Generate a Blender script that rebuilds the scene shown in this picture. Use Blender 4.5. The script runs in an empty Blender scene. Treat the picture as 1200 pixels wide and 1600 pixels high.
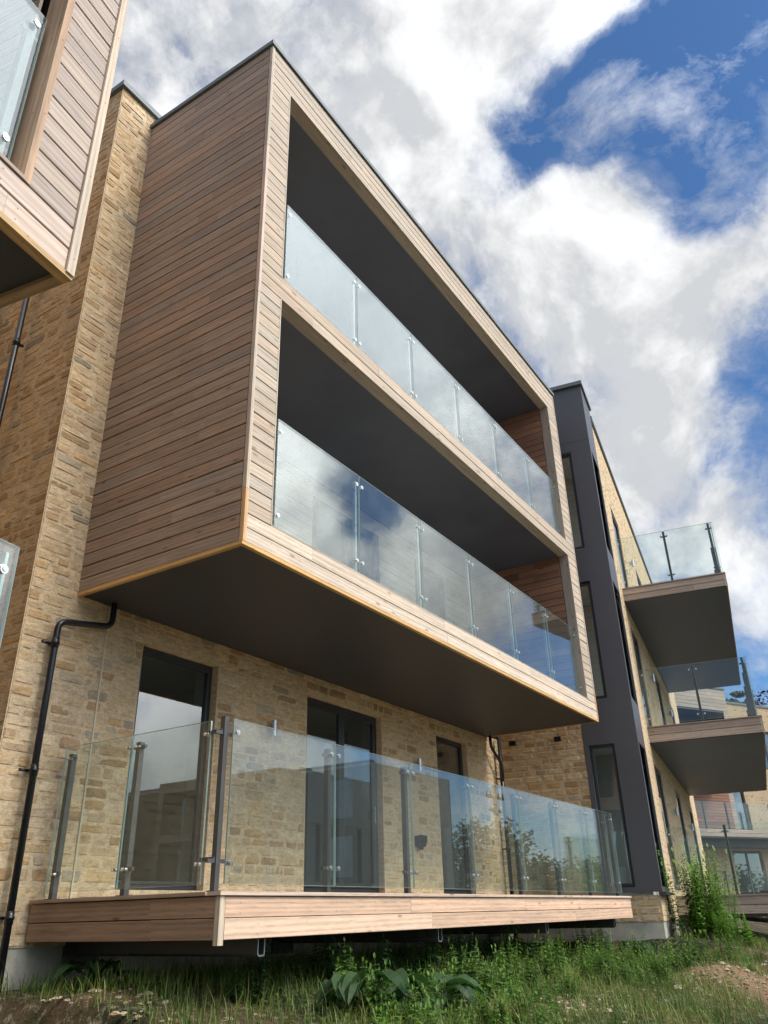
import bpy, math, random
from mathutils import Vector, Matrix, noise
R = math.radians
SC = bpy.context.scene
COL = SC.collection
rng = random.Random(7)
def V3(*a): return Vector(a)

# ------------------------------------------------------------------ node materials
def newmat(name):
    m = bpy.data.materials.new(name); m.use_nodes = True
    nt = m.node_tree; nt.nodes.clear()
    return m, nt
class NB:
    def __init__(s, nt): s.nt = nt
    def n(s, t, **k):
        x = s.nt.nodes.new('ShaderNode' + t)
        for a, b in k.items():
            if a.startswith('i_'):
                x.inputs[int(a[2:]) if a[2:].isdigit() else a[2:].replace('_', ' ')].default_value = b
            else: setattr(x, a, b)
        return x
    def l(s, a, b): s.nt.links.new(a, b)
    def math(s, op, a, b=None, clamp=False):
        x = s.n('Math', operation=op); x.use_clamp = clamp
        for i, v in enumerate((a, b)):
            if v is None: continue
            if isinstance(v, (int, float)): x.inputs[i].default_value = v
            else: s.l(v, x.inputs[i])
        return x.outputs[0]
    def mix(s, f, a, b, bt='MIX'):
        x = s.n('Mix', data_type='RGBA', blend_type=bt)
        for sock, v in ((x.inputs[0], f), (x.inputs[6], a), (x.inputs[7], b)):
            if isinstance(v, (int, float)): sock.default_value = v
            elif isinstance(v, tuple): sock.default_value = (*v, 1)
            else: s.l(v, sock)
        return x.outputs[2]
    def ramp(s, f, pts):
        x = s.n('ValToRGB'); s.l(f, x.inputs[0]); e = x.color_ramp.elements
        while len(e) < len(pts): e.new(.5)
        for q, (p, c) in zip(e, pts):
            q.position = p; q.color = (c, c, c, 1) if isinstance(c, (int, float)) else (*c, 1)
        return x.outputs[0]
    def mapping(s, src, scale, loc=(0, 0, 0)):
        x = s.n('Mapping'); s.l(src, x.inputs[0]); x.inputs[3].default_value = scale; x.inputs[1].default_value = loc
        return x.outputs[0]
    def noise(s, vec, scale, detail=4, rough=.55, dist=0):
        x = s.n('TexNoise'); s.l(vec, x.inputs['Vector'])
        x.inputs['Scale'].default_value = scale; x.inputs['Detail'].default_value = detail
        x.inputs['Roughness'].default_value = rough; x.inputs['Distortion'].default_value = dist
        return x.outputs[0]
    def bump(s, h, strength, dist=.01):
        x = s.n('Bump'); s.l(h, x.inputs['Height']); x.inputs['Strength'].default_value = strength; x.inputs['Distance'].default_value = dist
        return x.outputs[0]
    def out(s, sh):
        o = s.n('OutputMaterial'); s.l(sh, o.inputs[0])
    def pbr(s, col, rough=.6, metal=0, normal=None, spec=.5):
        p = s.n('BsdfPrincipled')
        if isinstance(col, tuple): p.inputs['Base Color'].default_value = (*col, 1)
        else: s.l(col, p.inputs['Base Color'])
        if isinstance(rough, (int, float)): p.inputs['Roughness'].default_value = rough
        else: s.l(rough, p.inputs['Roughness'])
        p.inputs['Metallic'].default_value = metal
        p.inputs['Specular IOR Level'].default_value = spec
        if normal: s.l(normal, p.inputs['Normal'])
        return p.outputs[0]

def m_wood(name, gain=1.0):
    m, nt = newmat(name); b = NB(nt)
    at = b.n('Attribute', attribute_name='col').outputs[0]
    uv = b.n('UVMap').outputs[0]
    g1 = b.noise(b.mapping(uv, (1.3, 15, 1)), 2.0, 8, .66, 1.4)
    g2 = b.noise(b.mapping(uv, (5, 190, 1)), 1.0, 3, .6)
    wv = b.n('TexWave', wave_type='BANDS', bands_direction='Y'); b.l(b.mapping(uv, (.22, 7, 1)), wv.inputs[0])
    wv.inputs['Scale'].default_value = 1.0; wv.inputs['Distortion'].default_value = 11; wv.inputs['Detail'].default_value = 2; wv.inputs['Detail Scale'].default_value = .8
    st = b.noise(b.mapping(uv, (.5, 3, 1)), 1.3, 4, .6)
    f = b.math('ADD', b.math('MULTIPLY', g1, .74), b.math('ADD', b.math('MULTIPLY', g2, .08), b.math('MULTIPLY', wv.outputs[1], .18)))
    k = b.ramp(f, [(.25, .62), (.5, .97), (.72, 1.2)])
    c = b.mix(1.0, at, k, 'MULTIPLY')
    c = b.mix(1.0, c, b.ramp(st, [(.3, (.86, .88, .9)), (.65, (1.1, 1.06, 1.02))]), 'MULTIPLY')
    vo = b.n('TexVoronoi', feature='F1'); b.l(b.mapping(uv, (2.3, 7.5, 1)), vo.inputs['Vector']); vo.inputs['Scale'].default_value = 1
    kn = b.ramp(b.math('ADD', vo.outputs['Distance'], b.math('MULTIPLY', g2, .06)), [(.085, 1.0), (.17, 0.0)])
    c = b.mix(b.math('MULTIPLY', kn, .72), c, b.mix(1.0, at, (.38, .27, .2), 'MULTIPLY'))
    # nail heads in pairs every 0.6 m
    sp = b.n('SeparateXYZ'); b.l(uv, sp.inputs[0])
    fu = b.math('SUBTRACT', b.math('MODULO', sp.outputs[0], .6), .3); fv = b.math('SUBTRACT', b.math('ABSOLUTE', b.math('SUBTRACT', b.math('FRACT', sp.outputs[1]), .062)), .034)
    dd = b.math('SQRT', b.math('ADD', b.math('MULTIPLY', fu, fu), b.math('MULTIPLY', fv, fv)))
    nl = b.math('MULTIPLY', b.math('LESS_THAN', dd, .0045), .75)
    c = b.mix(nl, c, (.06, .05, .045))
    b.out(b.pbr(c, .72, 0, b.bump(f, .35, .004), .35))
    return m
def m_stone(name, mortar=False):
    m, nt = newmat(name); b = NB(nt)
    tc = b.n('TexCoord').outputs['Object']
    at = b.n('Attribute', attribute_name='col').outputs[0]
    n1 = b.noise(b.mapping(tc, (1, 1, 2.4)), 12, 8, .7, .8)
    n2 = b.noise(tc, 60, 4, .7)
    big = b.noise(tc, 1.3, 3, .55)
    k = b.ramp(n1, [(.28, (.62, .56, .5)), (.5, (.97, .96, .95)), (.72, (1.24, 1.22, 1.14))])
    c = b.mix(1.0, at, k, 'MULTIPLY')
    c = b.mix(1.0, c, b.ramp(n2, [(.3, .8), (.6, 1.08)]), 'MULTIPLY')
    c = b.mix(1.0, c, b.ramp(big, [(.3, (.9, .9, .92)), (.7, (1.07, 1.05, 1.0))]), 'MULTIPLY')
    h = b.math('ADD', b.math('MULTIPLY', n1, .7), b.math('MULTIPLY', n2, .3))
    b.out(b.pbr(c, .92, 0, b.bump(h, .6 if mortar else .8, .014), .25))
    return m
def m_plain(name, col, rough=.5, metal=0, var=.12, scale=6, bump=0, spec=.5):
    m, nt = newmat(name); b = NB(nt)
    tc = b.n('TexCoord').outputs['Object']
    n = b.noise(tc, scale, 5, .6)
    c = b.mix(1.0, col, b.ramp(n, [(.3, 1 - var), (.7, 1 + var)]), 'MULTIPLY')
    rg = b.math('ADD', b.math('MULTIPLY', n, .2), rough - .1)
    b.out(b.pbr(c, rg, metal, b.bump(b.noise(tc, scale * 8, 3), bump, .004) if bump else None, spec))
    return m
def m_soffit(name='soffit_board', col=(.046, .046, .050), ro=.42):
    m, nt = newmat(name); b = NB(nt)
    tc = b.n('TexCoord').outputs['Object']
    n = b.noise(tc, .6, 4, .6); n2 = b.noise(tc, 30, 3)
    c = b.mix(1.0, col, b.ramp(n, [(.3, .78), (.7, 1.22)]), 'MULTIPLY')
    b.out(b.pbr(c, b.math('ADD', b.math('MULTIPLY', n, .2), ro), 0, b.bump(n2, .05, .002), .5))
    return m
def m_glass(name, dust=.03, tint=(.93, .975, .955), boost=0.0):
    m, nt = newmat(name); b = NB(nt)
    tc = b.n('TexCoord').outputs['Object']
    lw = b.n('LayerWeight'); lw.inputs[0].default_value = .5
    f = b.math('ADD', b.math('MULTIPLY', b.math('POWER', lw.outputs['Facing'], 5.0), .95), .045 + boost)
    tr = b.n('BsdfTransparent'); tr.inputs[0].default_value = (*tint, 1)
    gl = b.n('BsdfGlossy'); gl.inputs['Roughness'].default_value = .0; gl.inputs['Color'].default_value = (.97, 1, .99, 1)
    mx = b.n('MixShader'); b.l(f, mx.inputs[0]); b.l(tr.outputs[0], mx.inputs[1]); b.l(gl.outputs[0], mx.inputs[2])
    df = b.n('BsdfDiffuse'); df.inputs[0].default_value = (.75, .8, .8, 1)
    dn = b.ramp(b.noise(b.mapping(tc, (1, 1, .6)), 2.2, 5, .6, .5), [(.3, .5), (.75, 1.6)])
    mx2 = b.n('MixShader'); b.l(b.math('MULTIPLY', dn, dust), mx2.inputs[0]); b.l(mx.outputs[0], mx2.inputs[1]); b.l(df.outputs[0], mx2.inputs[2])
    b.out(mx2.outputs[0])
    return m
def m_leaf(name, c1, c2, trans=.35):
    m, nt = newmat(name); b = NB(nt)
    at = b.n('Attribute', attribute_name='col').outputs[0]
    oi = b.n('ObjectInfo').outputs['Random']
    c = b.mix(b.n('SeparateColor').outputs[0] if False else at, c1, c2)
    c = b.mix(1.0, c, b.ramp(oi, [(0, (.85, .9, .85)), (1, (1.15, 1.1, 1.0))]), 'MULTIPLY')
    p = b.pbr(c, .55, 0, None, .4)
    t = b.n('BsdfTranslucent'); b.l(c, t.inputs[0])
    mx = b.n('MixShader', i_0=trans); b.l(p, mx.inputs[1]); b.l(t.outputs[0], mx.inputs[2])
    b.out(mx.outputs[0]); return m
def m_ground():
    m, nt = newmat('bank_soil'); b = NB(nt)
    tc = b.n('TexCoord').outputs['Object']
    n1 = b.noise(tc, .8, 6, .6, .3); n2 = b.noise(tc, 14, 6, .7); n3 = b.noise(tc, 60, 4, .7)
    c = b.mix(b.ramp(n1, [(.45, 0.0), (.62, 1.0)]), (.022, .032, .010), (.12, .08, .045))
    vd = b.n('VectorMath', operation='DISTANCE'); b.l(tc, vd.inputs[0]); vd.inputs[1].default_value = (12.3, 2.5, -.6)
    c = b.mix(b.ramp(b.math('ADD', b.math('MULTIPLY', vd.outputs['Value'], .35), b.math('MULTIPLY', n2, .3)), [(.45, .9), (.75, 0.0)]), c, (.30, .185, .095))
    c = b.mix(b.ramp(n2, [(.52, 0.0), (.66, .9)]), c, (.30, .25, .17))
    c = b.mix(1.0, c, b.ramp(n3, [(.3, .6), (.7, 1.3)]), 'MULTIPLY')
    b.out(b.pbr(c, .95, 0, b.bump(b.math('ADD', n2, n3), 1.0, .03), .2)); return m

M = {}
M['wood'] = m_wood('weathered_larch')
M['stone'] = m_stone('rubble_stone')
M['mortar'] = m_stone('lime_mortar', True)
M['soffit'] = m_soffit()
M['ceil'] = m_soffit('balcony_ceiling_board', (.095, .10, .125), .34)  # bluish sky reflection put into the base colour
M['under'] = m_soffit('balcony_underside_board', (.048, .056, .07), .38)
M['bay'] = m_plain('anthracite_panel', (.078, .073, .078), .42, 0, .05, .7)
M['cap'] = m_plain('grey_capping', (.12, .14, .145), .5, 0, .08, 3)
M['frame'] = m_plain('anthracite_frame', (.035, .037, .041), .38, 0, .08, 5)
M['pvc'] = m_plain('black_plastic', (.012, .013, .016), .3, 0, .1, 8)
M['steel'] = m_plain('stainless_steel', (.62, .62, .61), .28, 1.0, .06, 20)
M['post'] = m_plain('grey_steel_post', (.085, .083, .08), .42, .2, .12, 6)
M['galv'] = m_plain('galvanised_steel', (.30, .32, .32), .45, .4, .12, 12)
M['plaster'] = m_plain('white_plaster', (.62, .62, .58), .9, 0, .04, 2)
M['room'] = m_plain('unpainted_plaster', (.46, .47, .45), .9, 0, .06, 2)
M['floor'] = m_plain('screed_floor', (.2, .2, .19), .6, 0, .1, 3)
M['concrete'] = m_plain('raw_concrete', (.44, .41, .33), .9, 0, .25, 5, .5)
M['gap'] = m_plain('dark_membrane', (.03, .023, .018), .95, 0, .1, 5, 0, .1)
M['glass'] = m_glass('balustrade_glass', .014, (.90, .95, .93), .05)
M['glass_side'] = m_glass('clear_balustrade_glass', .008, (.92, .96, .945), -.01)
M['glass_up'] = m_glass('dusty_balustrade_glass', .045, (.88, .93, .92), .05)
M['pane'] = m_glass('window_glass', .01, (.62, .68, .67), .17)
M['edge'] = m_plain('glass_edge', (.34, .44, .40), .15, 0, .1, 5)
M['ground'] = m_ground()
M['leaf'] = m_leaf('nettle_leaf', (.038, .09, .014), (.13, .24, .035))
M['bright'] = m_leaf('young_leaf', (.07, .17, .02), (.17, .32, .045))
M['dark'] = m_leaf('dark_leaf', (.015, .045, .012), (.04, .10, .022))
M['grass'] = m_leaf('grass_blade', (.065, .13, .018), (.36, .34, .11), .3)
M['dry'] = m_leaf('dry_stalk', (.24, .19, .10), (.42, .34, .2), .1)
M['tree'] = m_leaf('tree_foliage', (.02, .04, .014), (.055, .09, .025), .2)
M['purple'] = m_leaf('purple_foliage', (.03, .012, .02), (.08, .03, .05), .2)
M['bark'] = m_plain('bark', (.09, .07, .05), .9, 0, .3, 12, .6)
M['pole'] = m_plain('pole_timber', (.12, .09, .065), .85, 0, .2, 8)
M['light'] = m_plain('brushed_lamp_body', (.55, .55, .54), .35, .9, .05, 20)
M['bounce_floor'] = m_plain('pale_bounce_floor', (.45, .45, .44), .8, 0, .1, 3)
M['mastic'] = m_plain('pale_mastic', (.60, .52, .38), .8, 0, .1, 10)

# ------------------------------------------------------------------ mesh builder
class MB:
    def __init__(s): s.v = []; s.f = []; s.uv = []; s.c = []; s.mi = []
    def face(s, pts, col=(1, 1, 1), uv=None, mi=0):
        i = len(s.v); s.v.extend(pts); n = len(pts)
        s.f.append(tuple(range(i, i + n))); s.uv.extend(uv if uv else [(0, 0)] * n); s.c.extend([col] * n); s.mi.append(mi)
    def box(s, o, u, v, n, a, b, c, col=(1, 1, 1), uo=None, mi=0, skip=()):
        """box spanned by u*a, v*b, n*c from corner o; uv in metres, u = grain"""
        o = Vector(o); A = u * a; B = v * b; C = n * c
        p = [o, o + A, o + A + B, o + B, o + C, o + A + C, o + A + B + C, o + B + C]
        ox, oy = uo if uo else (0, 0)
        i = len(s.v); s.v.extend(p)
        fs = [((0, 3, 2, 1), (a, b), 'back'), ((4, 5, 6, 7), (a, b), 'front'), ((0, 1, 5, 4), (a, c), 'bottom'), ((3, 7, 6, 2), (a, c), 'top'), ((0, 4, 7, 3), (c, b), 'left'), ((1, 2, 6, 5), (c, b), 'right')]
        uvt = {0: (0, 0), 1: (a, 0), 2: (a, b), 3: (0, b), 4: (0, 0), 5: (a, 0), 6: (a, b), 7: (0, b)}
        uvb = {0: (0, 0), 1: (a, 0), 5: (a, c), 4: (0, c), 3: (0, 0), 2: (a, 0), 6: (a, c), 7: (0, c)}
        uvs = {0: (0, 0), 3: (0, b), 4: (c, 0), 7: (c, b), 1: (0, 0), 2: (0, b), 5: (c, 0), 6: (c, b)}
        flip = u.cross(v).dot(n) < 0
        for idx, _, nm in fs:
            if nm in skip: continue
            t = uvt if nm in ('back', 'front') else uvb if nm in ('bottom', 'top') else uvs
            ii = idx[::-1] if flip else idx
            s.f.append(tuple(i + k for k in ii)); s.uv.extend((t[k][0] + ox, t[k][1] + oy) for k in ii); s.c.extend([col] * 4); s.mi.append(mi)
    def abox(s, x0, x1, y0, y1, z0, z1, col=(1, 1, 1), mi=0):
        s.box((x0, y0, z0), V3(1, 0, 0), V3(0, 0, 1), V3(0, -1, 0), x1 - x0, z1 - z0, -(y1 - y0), col, (rng.random() * 9, rng.random() * 9), mi)
    def tube(s, pts, r, seg=10, col=(1, 1, 1), cap=True, mi=0):
        rings = []; up0 = None
        rr = r if isinstance(r, (list, tuple)) else [r] * len(pts)
        for k, p in enumerate(pts):
            d = (pts[min(k + 1, len(pts) - 1)] - pts[max(k - 1, 0)]).normalized()
            if up0 is None: up0 = d.orthogonal().normalized()
            up0 = (up0 - d * up0.dot(d)).normalized(); w = d.cross(up0)
            i = len(s.v)
            for j in range(seg):
                a = 2 * math.pi * j / seg; s.v.append(p + (up0 * math.cos(a) + w * math.sin(a)) * rr[k])
            rings.append(i)
        for a, b in zip(rings, rings[1:]):
            for j in range(seg):
                j2 = (j + 1) % seg
                s.f.append((a + j, a + j2, b + j2, b + j)); s.uv.extend([(0, 0)] * 4); s.c.extend([col] * 4); s.mi.append(mi)
        if cap:
            for ring, fl in ((rings[0], True), (rings[-1], False)):
                f = list(range(ring, ring + seg)); f = f[::-1] if fl else f
                s.f.append(tuple(f)); s.uv.extend([(0, 0)] * seg); s.c.extend([col] * seg); s.mi.append(mi)
    def build(s, name, mats, parent=None, smooth=False):
        me = bpy.data.meshes.new(name); me.from_pydata([tuple(p) for p in s.v], [], s.f); 
        for m in (mats if isinstance(mats, (list, tuple)) else [mats]): me.materials.append(m)
        ul = me.uv_layers.new(name='UVMap'); ul.data.foreach_set('uv', [x for p in s.uv for x in p])
        ca = me.attributes.new('col', 'FLOAT_COLOR', 'CORNER'); ca.data.foreach_set('color', [x for c in s.c for x in (*c[:3], 1)])
        me.polygons.foreach_set('material_index', s.mi)
        if smooth: me.polygons.foreach_set('use_smooth', [True] * len(s.f))
        me.update(); me.validate()
        o = bpy.data.objects.new(name, me); COL.objects.link(o)
        if parent: o.parent = parent
        return o
def tag(o, label=None, cat=None, group=None, kind=None):
    if label: o['label'] = label
    if cat: o['category'] = cat
    if group: o['group'] = group
    if kind: o['kind'] = kind
    return o
def empty(name, loc, rz, label, cat, group=None):
    o = bpy.data.objects.new(name, None); COL.objects.link(o); o.location = loc; o.rotation_euler = (0, 0, rz); o.empty_display_size = .3
    return tag(o, label, cat, group)
X, Y, Z = V3(1, 0, 0), V3(0, 1, 0), V3(0, 0, 1)

# ------------------------------------------------------------------ walls, boards, windows
def clip(a, b, z0, z1, ops, pad=0):
    """[a,b] minus the openings that overlap the band z0..z1"""
    segs = [(a, b)]
    for (p, q, r0, r1) in ops:
        if r1 <= z0 or r0 >= z1: continue
        new = []
        for (s, e) in segs:
            if q <= s or p >= e: new.append((s, e)); continue
            if p - pad > s: new.append((s, p - pad))
            if q + pad < e: new.append((q + pad, e))
        segs = new
    return segs
BUFF = [(.69, .525, .30), (.73, .58, .36), (.64, .46, .25), (.75, .62, .41), (.58, .42, .24), (.70, .54, .33), (.66, .53, .35), (.50, .35, .20)]
GREY = [(.47, .42, .31), (.42, .385, .30), (.50, .44, .32)]
def stone_wall(name, parent, o, u, n, L, z0, z1, ops=(), seed=1, nx=4, nz=3, reveal=.13, dull=1.0, warm=0, course=.098):
    """coursed rubble: every stone is a rough face standing in a mortar bed; openings get reveals"""
    r = random.Random(seed); mb = MB(); o = Vector(o)
    us = sorted({0, L, *[q for op in ops for q in op[:2] if 0 < q < L]}); zs = sorted({z0, z1, *[q for op in ops for q in op[2:] if z0 < q < z1]})
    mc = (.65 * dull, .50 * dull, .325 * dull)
    def P(a, h, d): return o + u * a + Z * h + n * d
    for a, b_ in zip(us, us[1:]):
        for c, d in zip(zs, zs[1:]):
            cu, cz = (a + b_) / 2, (c + d) / 2
            if any(p < cu < q and s < cz < t for p, q, s, t in ops): continue
            mb.face([P(a, c, 0), P(b_, c, 0), P(b_, d, 0), P(a, d, 0)], mc, mi=1)
    for p, q, s, t in ops:
        for e in ([(p, s), (p, t)], [(q, t), (q, s)], [(p, t), (q, t)], [(q, s), (p, s)]):
            (a1, h1), (a2, h2) = e
            mb.face([P(a1, h1, 0), P(a2, h2, 0), P(a2, h2, -reveal), P(a1, h1, -reveal)], mc, mi=1)
    z = z0
    while z < z1 - .03:
        h = min(course * r.choice([.72, .9, 1, 1, 1.1, 1.3]), z1 - z)
        off = r.random() * .2
        for (sa, sb) in clip(0, L, z + .01, z + h - .01, ops):
            x = sa - off if sa == 0 else sa
            x = max(x, sa)
            while x < sb - .02:
                w = r.choice([.14, .18, .22, .26, .3, .34, .4]) * (1 + .1 * r.random())
                if sb - (x + w) < .08: w = sb - x
                w = min(w, sb - x)
                g = r.uniform(.004, .011)
                base = r.choice(GREY) if r.random() < .065 else r.choice(BUFF)
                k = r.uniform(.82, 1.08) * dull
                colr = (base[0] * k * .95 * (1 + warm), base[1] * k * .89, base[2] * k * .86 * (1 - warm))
                # sometimes mortar smeared: stone nearly mortar colour
                if r.random() < .4: colr = tuple(.5 * a + .5 * b_ for a, b_ in zip(colr, mc))
                d0 = r.uniform(.001, .006)
                i0 = len(mb.v); tl, tr = r.uniform(-.006, .006), r.uniform(-.006, .006)
                for jz in range(nz + 1):
                    for jx in range(nx + 1):
                        fx, fz = jx / nx, jz / nz
                        edge = jx in (0, nx) or jz in (0, nz)
                        px = x + g + (w - 2 * g) * fx; pz = z + g + (h - 2 * g) * fz
                        if edge:
                            px += r.uniform(-.005, .005); pz += r.uniform(-.005, .005); dd = -.004
                            if jx in (0, nx) and jz in (0, nz): px += .007 * (1 if jx == 0 else -1); pz += .007 * (1 if jz == 0 else -1)
                        else: dd = d0 + r.uniform(-.003, .006) + tl * (fx - .5)
                        if not edge:   # push inner ring towards the edge for a pillowed face
                            px = x + w * (.5 + (fx - .5) * 1.35); pz = z + h * (.5 + (fz - .5) * (1.9 if nz == 3 else 1.2))
                        mb.v.append(P(px, pz, dd))
                for jz in range(nz):
                    for jx in range(nx):
                        a = i0 + jz * (nx + 1) + jx
                        mb.f.append((a, a + 1, a + nx + 2, a + nx + 1)); mb.uv.extend([(0, 0)] * 4); mb.c.extend([colr] * 4); mb.mi.append(0)
                x += w
        z += h
    if (u.cross(Z)).dot(n) < 0: mb.f = [f[::-1] for f in mb.f]
    return mb.build(name, [M['stone'], M['mortar']], parent)
def tone_front(r, z):
    k = r.uniform(.84, 1.02); t = r.random()
    base = (.555, .45, .34) if t < .7 else (.575, .455, .335) if t < .85 else (.53, .445, .35) if t < .96 else (.555, .425, .315)
    return tuple(c * k for c in base)
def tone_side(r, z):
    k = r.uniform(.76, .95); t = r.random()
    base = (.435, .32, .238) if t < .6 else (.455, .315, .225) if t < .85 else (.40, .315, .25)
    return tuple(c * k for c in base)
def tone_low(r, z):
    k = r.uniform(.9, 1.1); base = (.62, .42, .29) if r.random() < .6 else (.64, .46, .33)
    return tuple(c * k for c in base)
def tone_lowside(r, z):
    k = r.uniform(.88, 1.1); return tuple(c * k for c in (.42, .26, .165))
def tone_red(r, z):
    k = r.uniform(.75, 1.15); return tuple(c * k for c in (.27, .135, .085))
def tone_pale(r, z):
    k = r.uniform(.9, 1.1); return tuple(c * k for c in (.40, .32, .26))
def boards(mb, o, u, n, L, z0, z1, tone, r, pitch=.137, ops=(), lmin=1.6, lmax=4.2, gap=.0095, proud=.018, back=True, ends=0):
    o = Vector(o); z = z0; 
    if back:
        us = sorted({0, L, *[q for op in ops for q in op[:2] if 0 < q < L]}); zs = sorted({z0, z1, *[q for op in ops for q in op[2:] if z0 < q < z1]})
        for a, b_ in zip(us, us[1:]):
            for c, d in zip(zs, zs[1:]):
                cu, cz = (a + b_) / 2, (c + d) / 2
                if any(p < cu < q and s < cz < t for p, q, s, t in ops): continue
                f = [o + u * a + Z * c, o + u * b_ + Z * c, o + u * b_ + Z * d, o + u * a + Z * d]
                if u.cross(Z).dot(n) < 0: f = f[::-1]
                mb.face(f, (.1, .1, .1), mi=1)
    nrow = max(1, round((z1 - z0) / pitch)); pitch = (z1 - z0) / nrow
    for i in range(nrow):
        z = z0 + i * pitch
        for sa, sb in clip(0, L, z + .02, z + pitch - .02, ops):
            x = sa; first = True
            while x < sb - .01:
                w = r.uniform(lmin, lmax)
                if first: w *= r.uniform(.3, 1); first = False
                if sb - (x + w) < .35: w = sb - x
                w = min(w, sb - x)
                j = r.uniform(-.0012, .0012); pr = proud + r.uniform(-.002, .002)
                c = tone(r, z); uo = (r.uniform(0, 60), float(r.randrange(60)))
                O = o + u * (x + .001) + Z * (z + gap / 2 + j)
                h = pitch - gap; ch = .003
                # board with a small chamfer along both long edges
                W = w - .002
                p = [(0, 0), (0, pr - ch), (ch, pr), (h - ch, pr), (h, pr - ch), (h, 0)]
                i0 = len(mb.v)
                for e in (0, W):
                    for (zz, d) in p: mb.v.append(O + u * e + Z * zz + n * d)
                fl = u.cross(Z).dot(n) < 0
                for k in range(5):
                    f = (i0 + k, i0 + 6 + k, i0 + 7 + k, i0 + 1 + k); uvv = [(uo[0], uo[1] + p[k][0]), (uo[0] + W, uo[1] + p[k][0]), (uo[0] + W, uo[1] + p[k + 1][0]), (uo[0], uo[1] + p[k + 1][0])]
                    if fl: f = f[::-1]; uvv = uvv[::-1]
                    mb.f.append(f); mb.uv.extend(uvv); mb.c.extend([c] * 4); mb.mi.append(0)
                for e, f in ((0, tuple(i0 + k for k in range(6))), (1, tuple(i0 + 11 - k for k in range(6)))):
                    mb.f.append(f if not fl else f[::-1]); mb.uv.extend([uo] * 6); mb.c.extend([c] * 6); mb.mi.append(0)
                x += w
def nailed(mb, o, u, v, n, a, b, c, tone, r): mb.box(o, u, v, n, a, b, c, tone, (r.uniform(0, 50), r.uniform(0, 50)))

def window(parent, o, u, n, w, h, kind='window', leaves=1, handle=False, depth=.10, fw=.055, room=True):
    """frame set back in its reveal, glass pane(s), handle; o = lower left on the wall face"""
    o = Vector(o) - n * depth; fb = MB()
    def bar(a, z, ww, hh, d=.06, out=0): fb.box(o + u * a + Z * z + n * (out - d), u, Z, n, ww, hh, d, (1, 1, 1))
    bar(0, 0, w, fw); bar(0, h - fw, w, fw); bar(0, fw, fw, h - 2 * fw); bar(w - fw, fw, fw, h - 2 * fw)
    fr = fb.build(kind, M['frame'], parent)
    lw = (w - 2 * fw) / leaves
    for k in range(leaves):
        a = fw + k * lw + .002; sb = MB(); s = .06 if leaves > 1 or handle else .028
        def bar2(p, z, ww, hh): sb.box(o + u * p + Z * z - n * .035, u, Z, n, ww, hh, .05, (1, 1, 1))
        zz = fw + .002; H = h - 2 * fw - .004; W = lw - .004
        bar2(a, zz, W, s); bar2(a, zz + H - s, W, s); bar2(a, zz + s, s, H - 2 * s); bar2(a + W - s, zz + s, s, H - 2 * s)
        sb.build('sash', M['frame'], fr)
        pb = MB(); q = [o + u * (a + s) + Z * (zz + s) - n * .012, o + u * (a + W - s) + Z * (zz + s) - n * .012, o + u * (a + W - s) + Z * (zz + H - s) - n * .012, o + u * (a + s) + Z * (zz + H - s) - n * .012]
        if u.cross(Z).dot(n) < 0: q = q[::-1]
        pb.face(q); pb.build('pane', M['pane'], fr)
    if handle:
        hb = MB(); c = o + u * (w - fw - .035) + Z * (h * .42) + n * .016
        hb.box(c - u * .014 - Z * .11, u, Z, n, .028, .22, .008); hb.tube([c + Z * .06 + n * .008, c + Z * .06 + n * .05, c - Z * .07 + n * .055], .009, 8)
        hb.build('handle', M['galv'], fr)
    return fr
def room(parent, o, u, n, L, z0, z1, dep, ops, parts=()):
    """plastered room behind a wall with window reveals: o is on the wall face"""
    o = Vector(o); mb = MB(); t = .36
    def P(a, z, d): return o + u * a + Z * z - n * d
    mb.face([P(0, z0, dep), P(L, z0, dep), P(L, z1, dep), P(0, z1, dep)])
    mb.face([P(0, z0, t), P(0, z0, dep), P(0, z1, dep), P(0, z1, t)]); mb.face([P(L, z0, t), P(L, z0, dep), P(L, z1, dep), P(L, z1, t)])
    mb.face([P(0, z1, t), P(L, z1, t), P(L, z1, dep), P(0, z1, dep)]); mb.face([P(0, z0, t), P(L, z0, t), P(L, z0, dep), P(0, z0, dep)], mi=1)
    us = sorted({0, L, *[q for op in ops for q in op[:2]]}); zs = sorted({z0, z1, *[min(max(q, z0), z1) for op in ops for q in op[2:]]})
    for a, b_ in zip(us, us[1:]):
        for c, d in zip(zs, zs[1:]):
            cu, cz = (a + b_) / 2, (c + d) / 2
            if any(p < cu < q and s < cz < e for p, q, s, e in ops): continue
            mb.face([P(a, c, t), P(b_, c, t), P(b_, d, t), P(a, d, t)])
    for p, q, s, e in ops:
        for (a1, h1, a2, h2) in ((p, s, p, e), (q, s, q, e), (p, e, q, e), (p, s, q, s)):
            mb.face([P(a1, h1, .165), P(a2, h2, .165), P(a2, h2, t), P(a1, h1, t)])
    for a in parts: mb.box(P(a, z0 + .003, t + .9), u, Z, -n, .1, z1 - z0 - .006, dep - t - 1.0)
    return mb.build('room_interior', [M['room'], M['floor']], parent)

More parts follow.
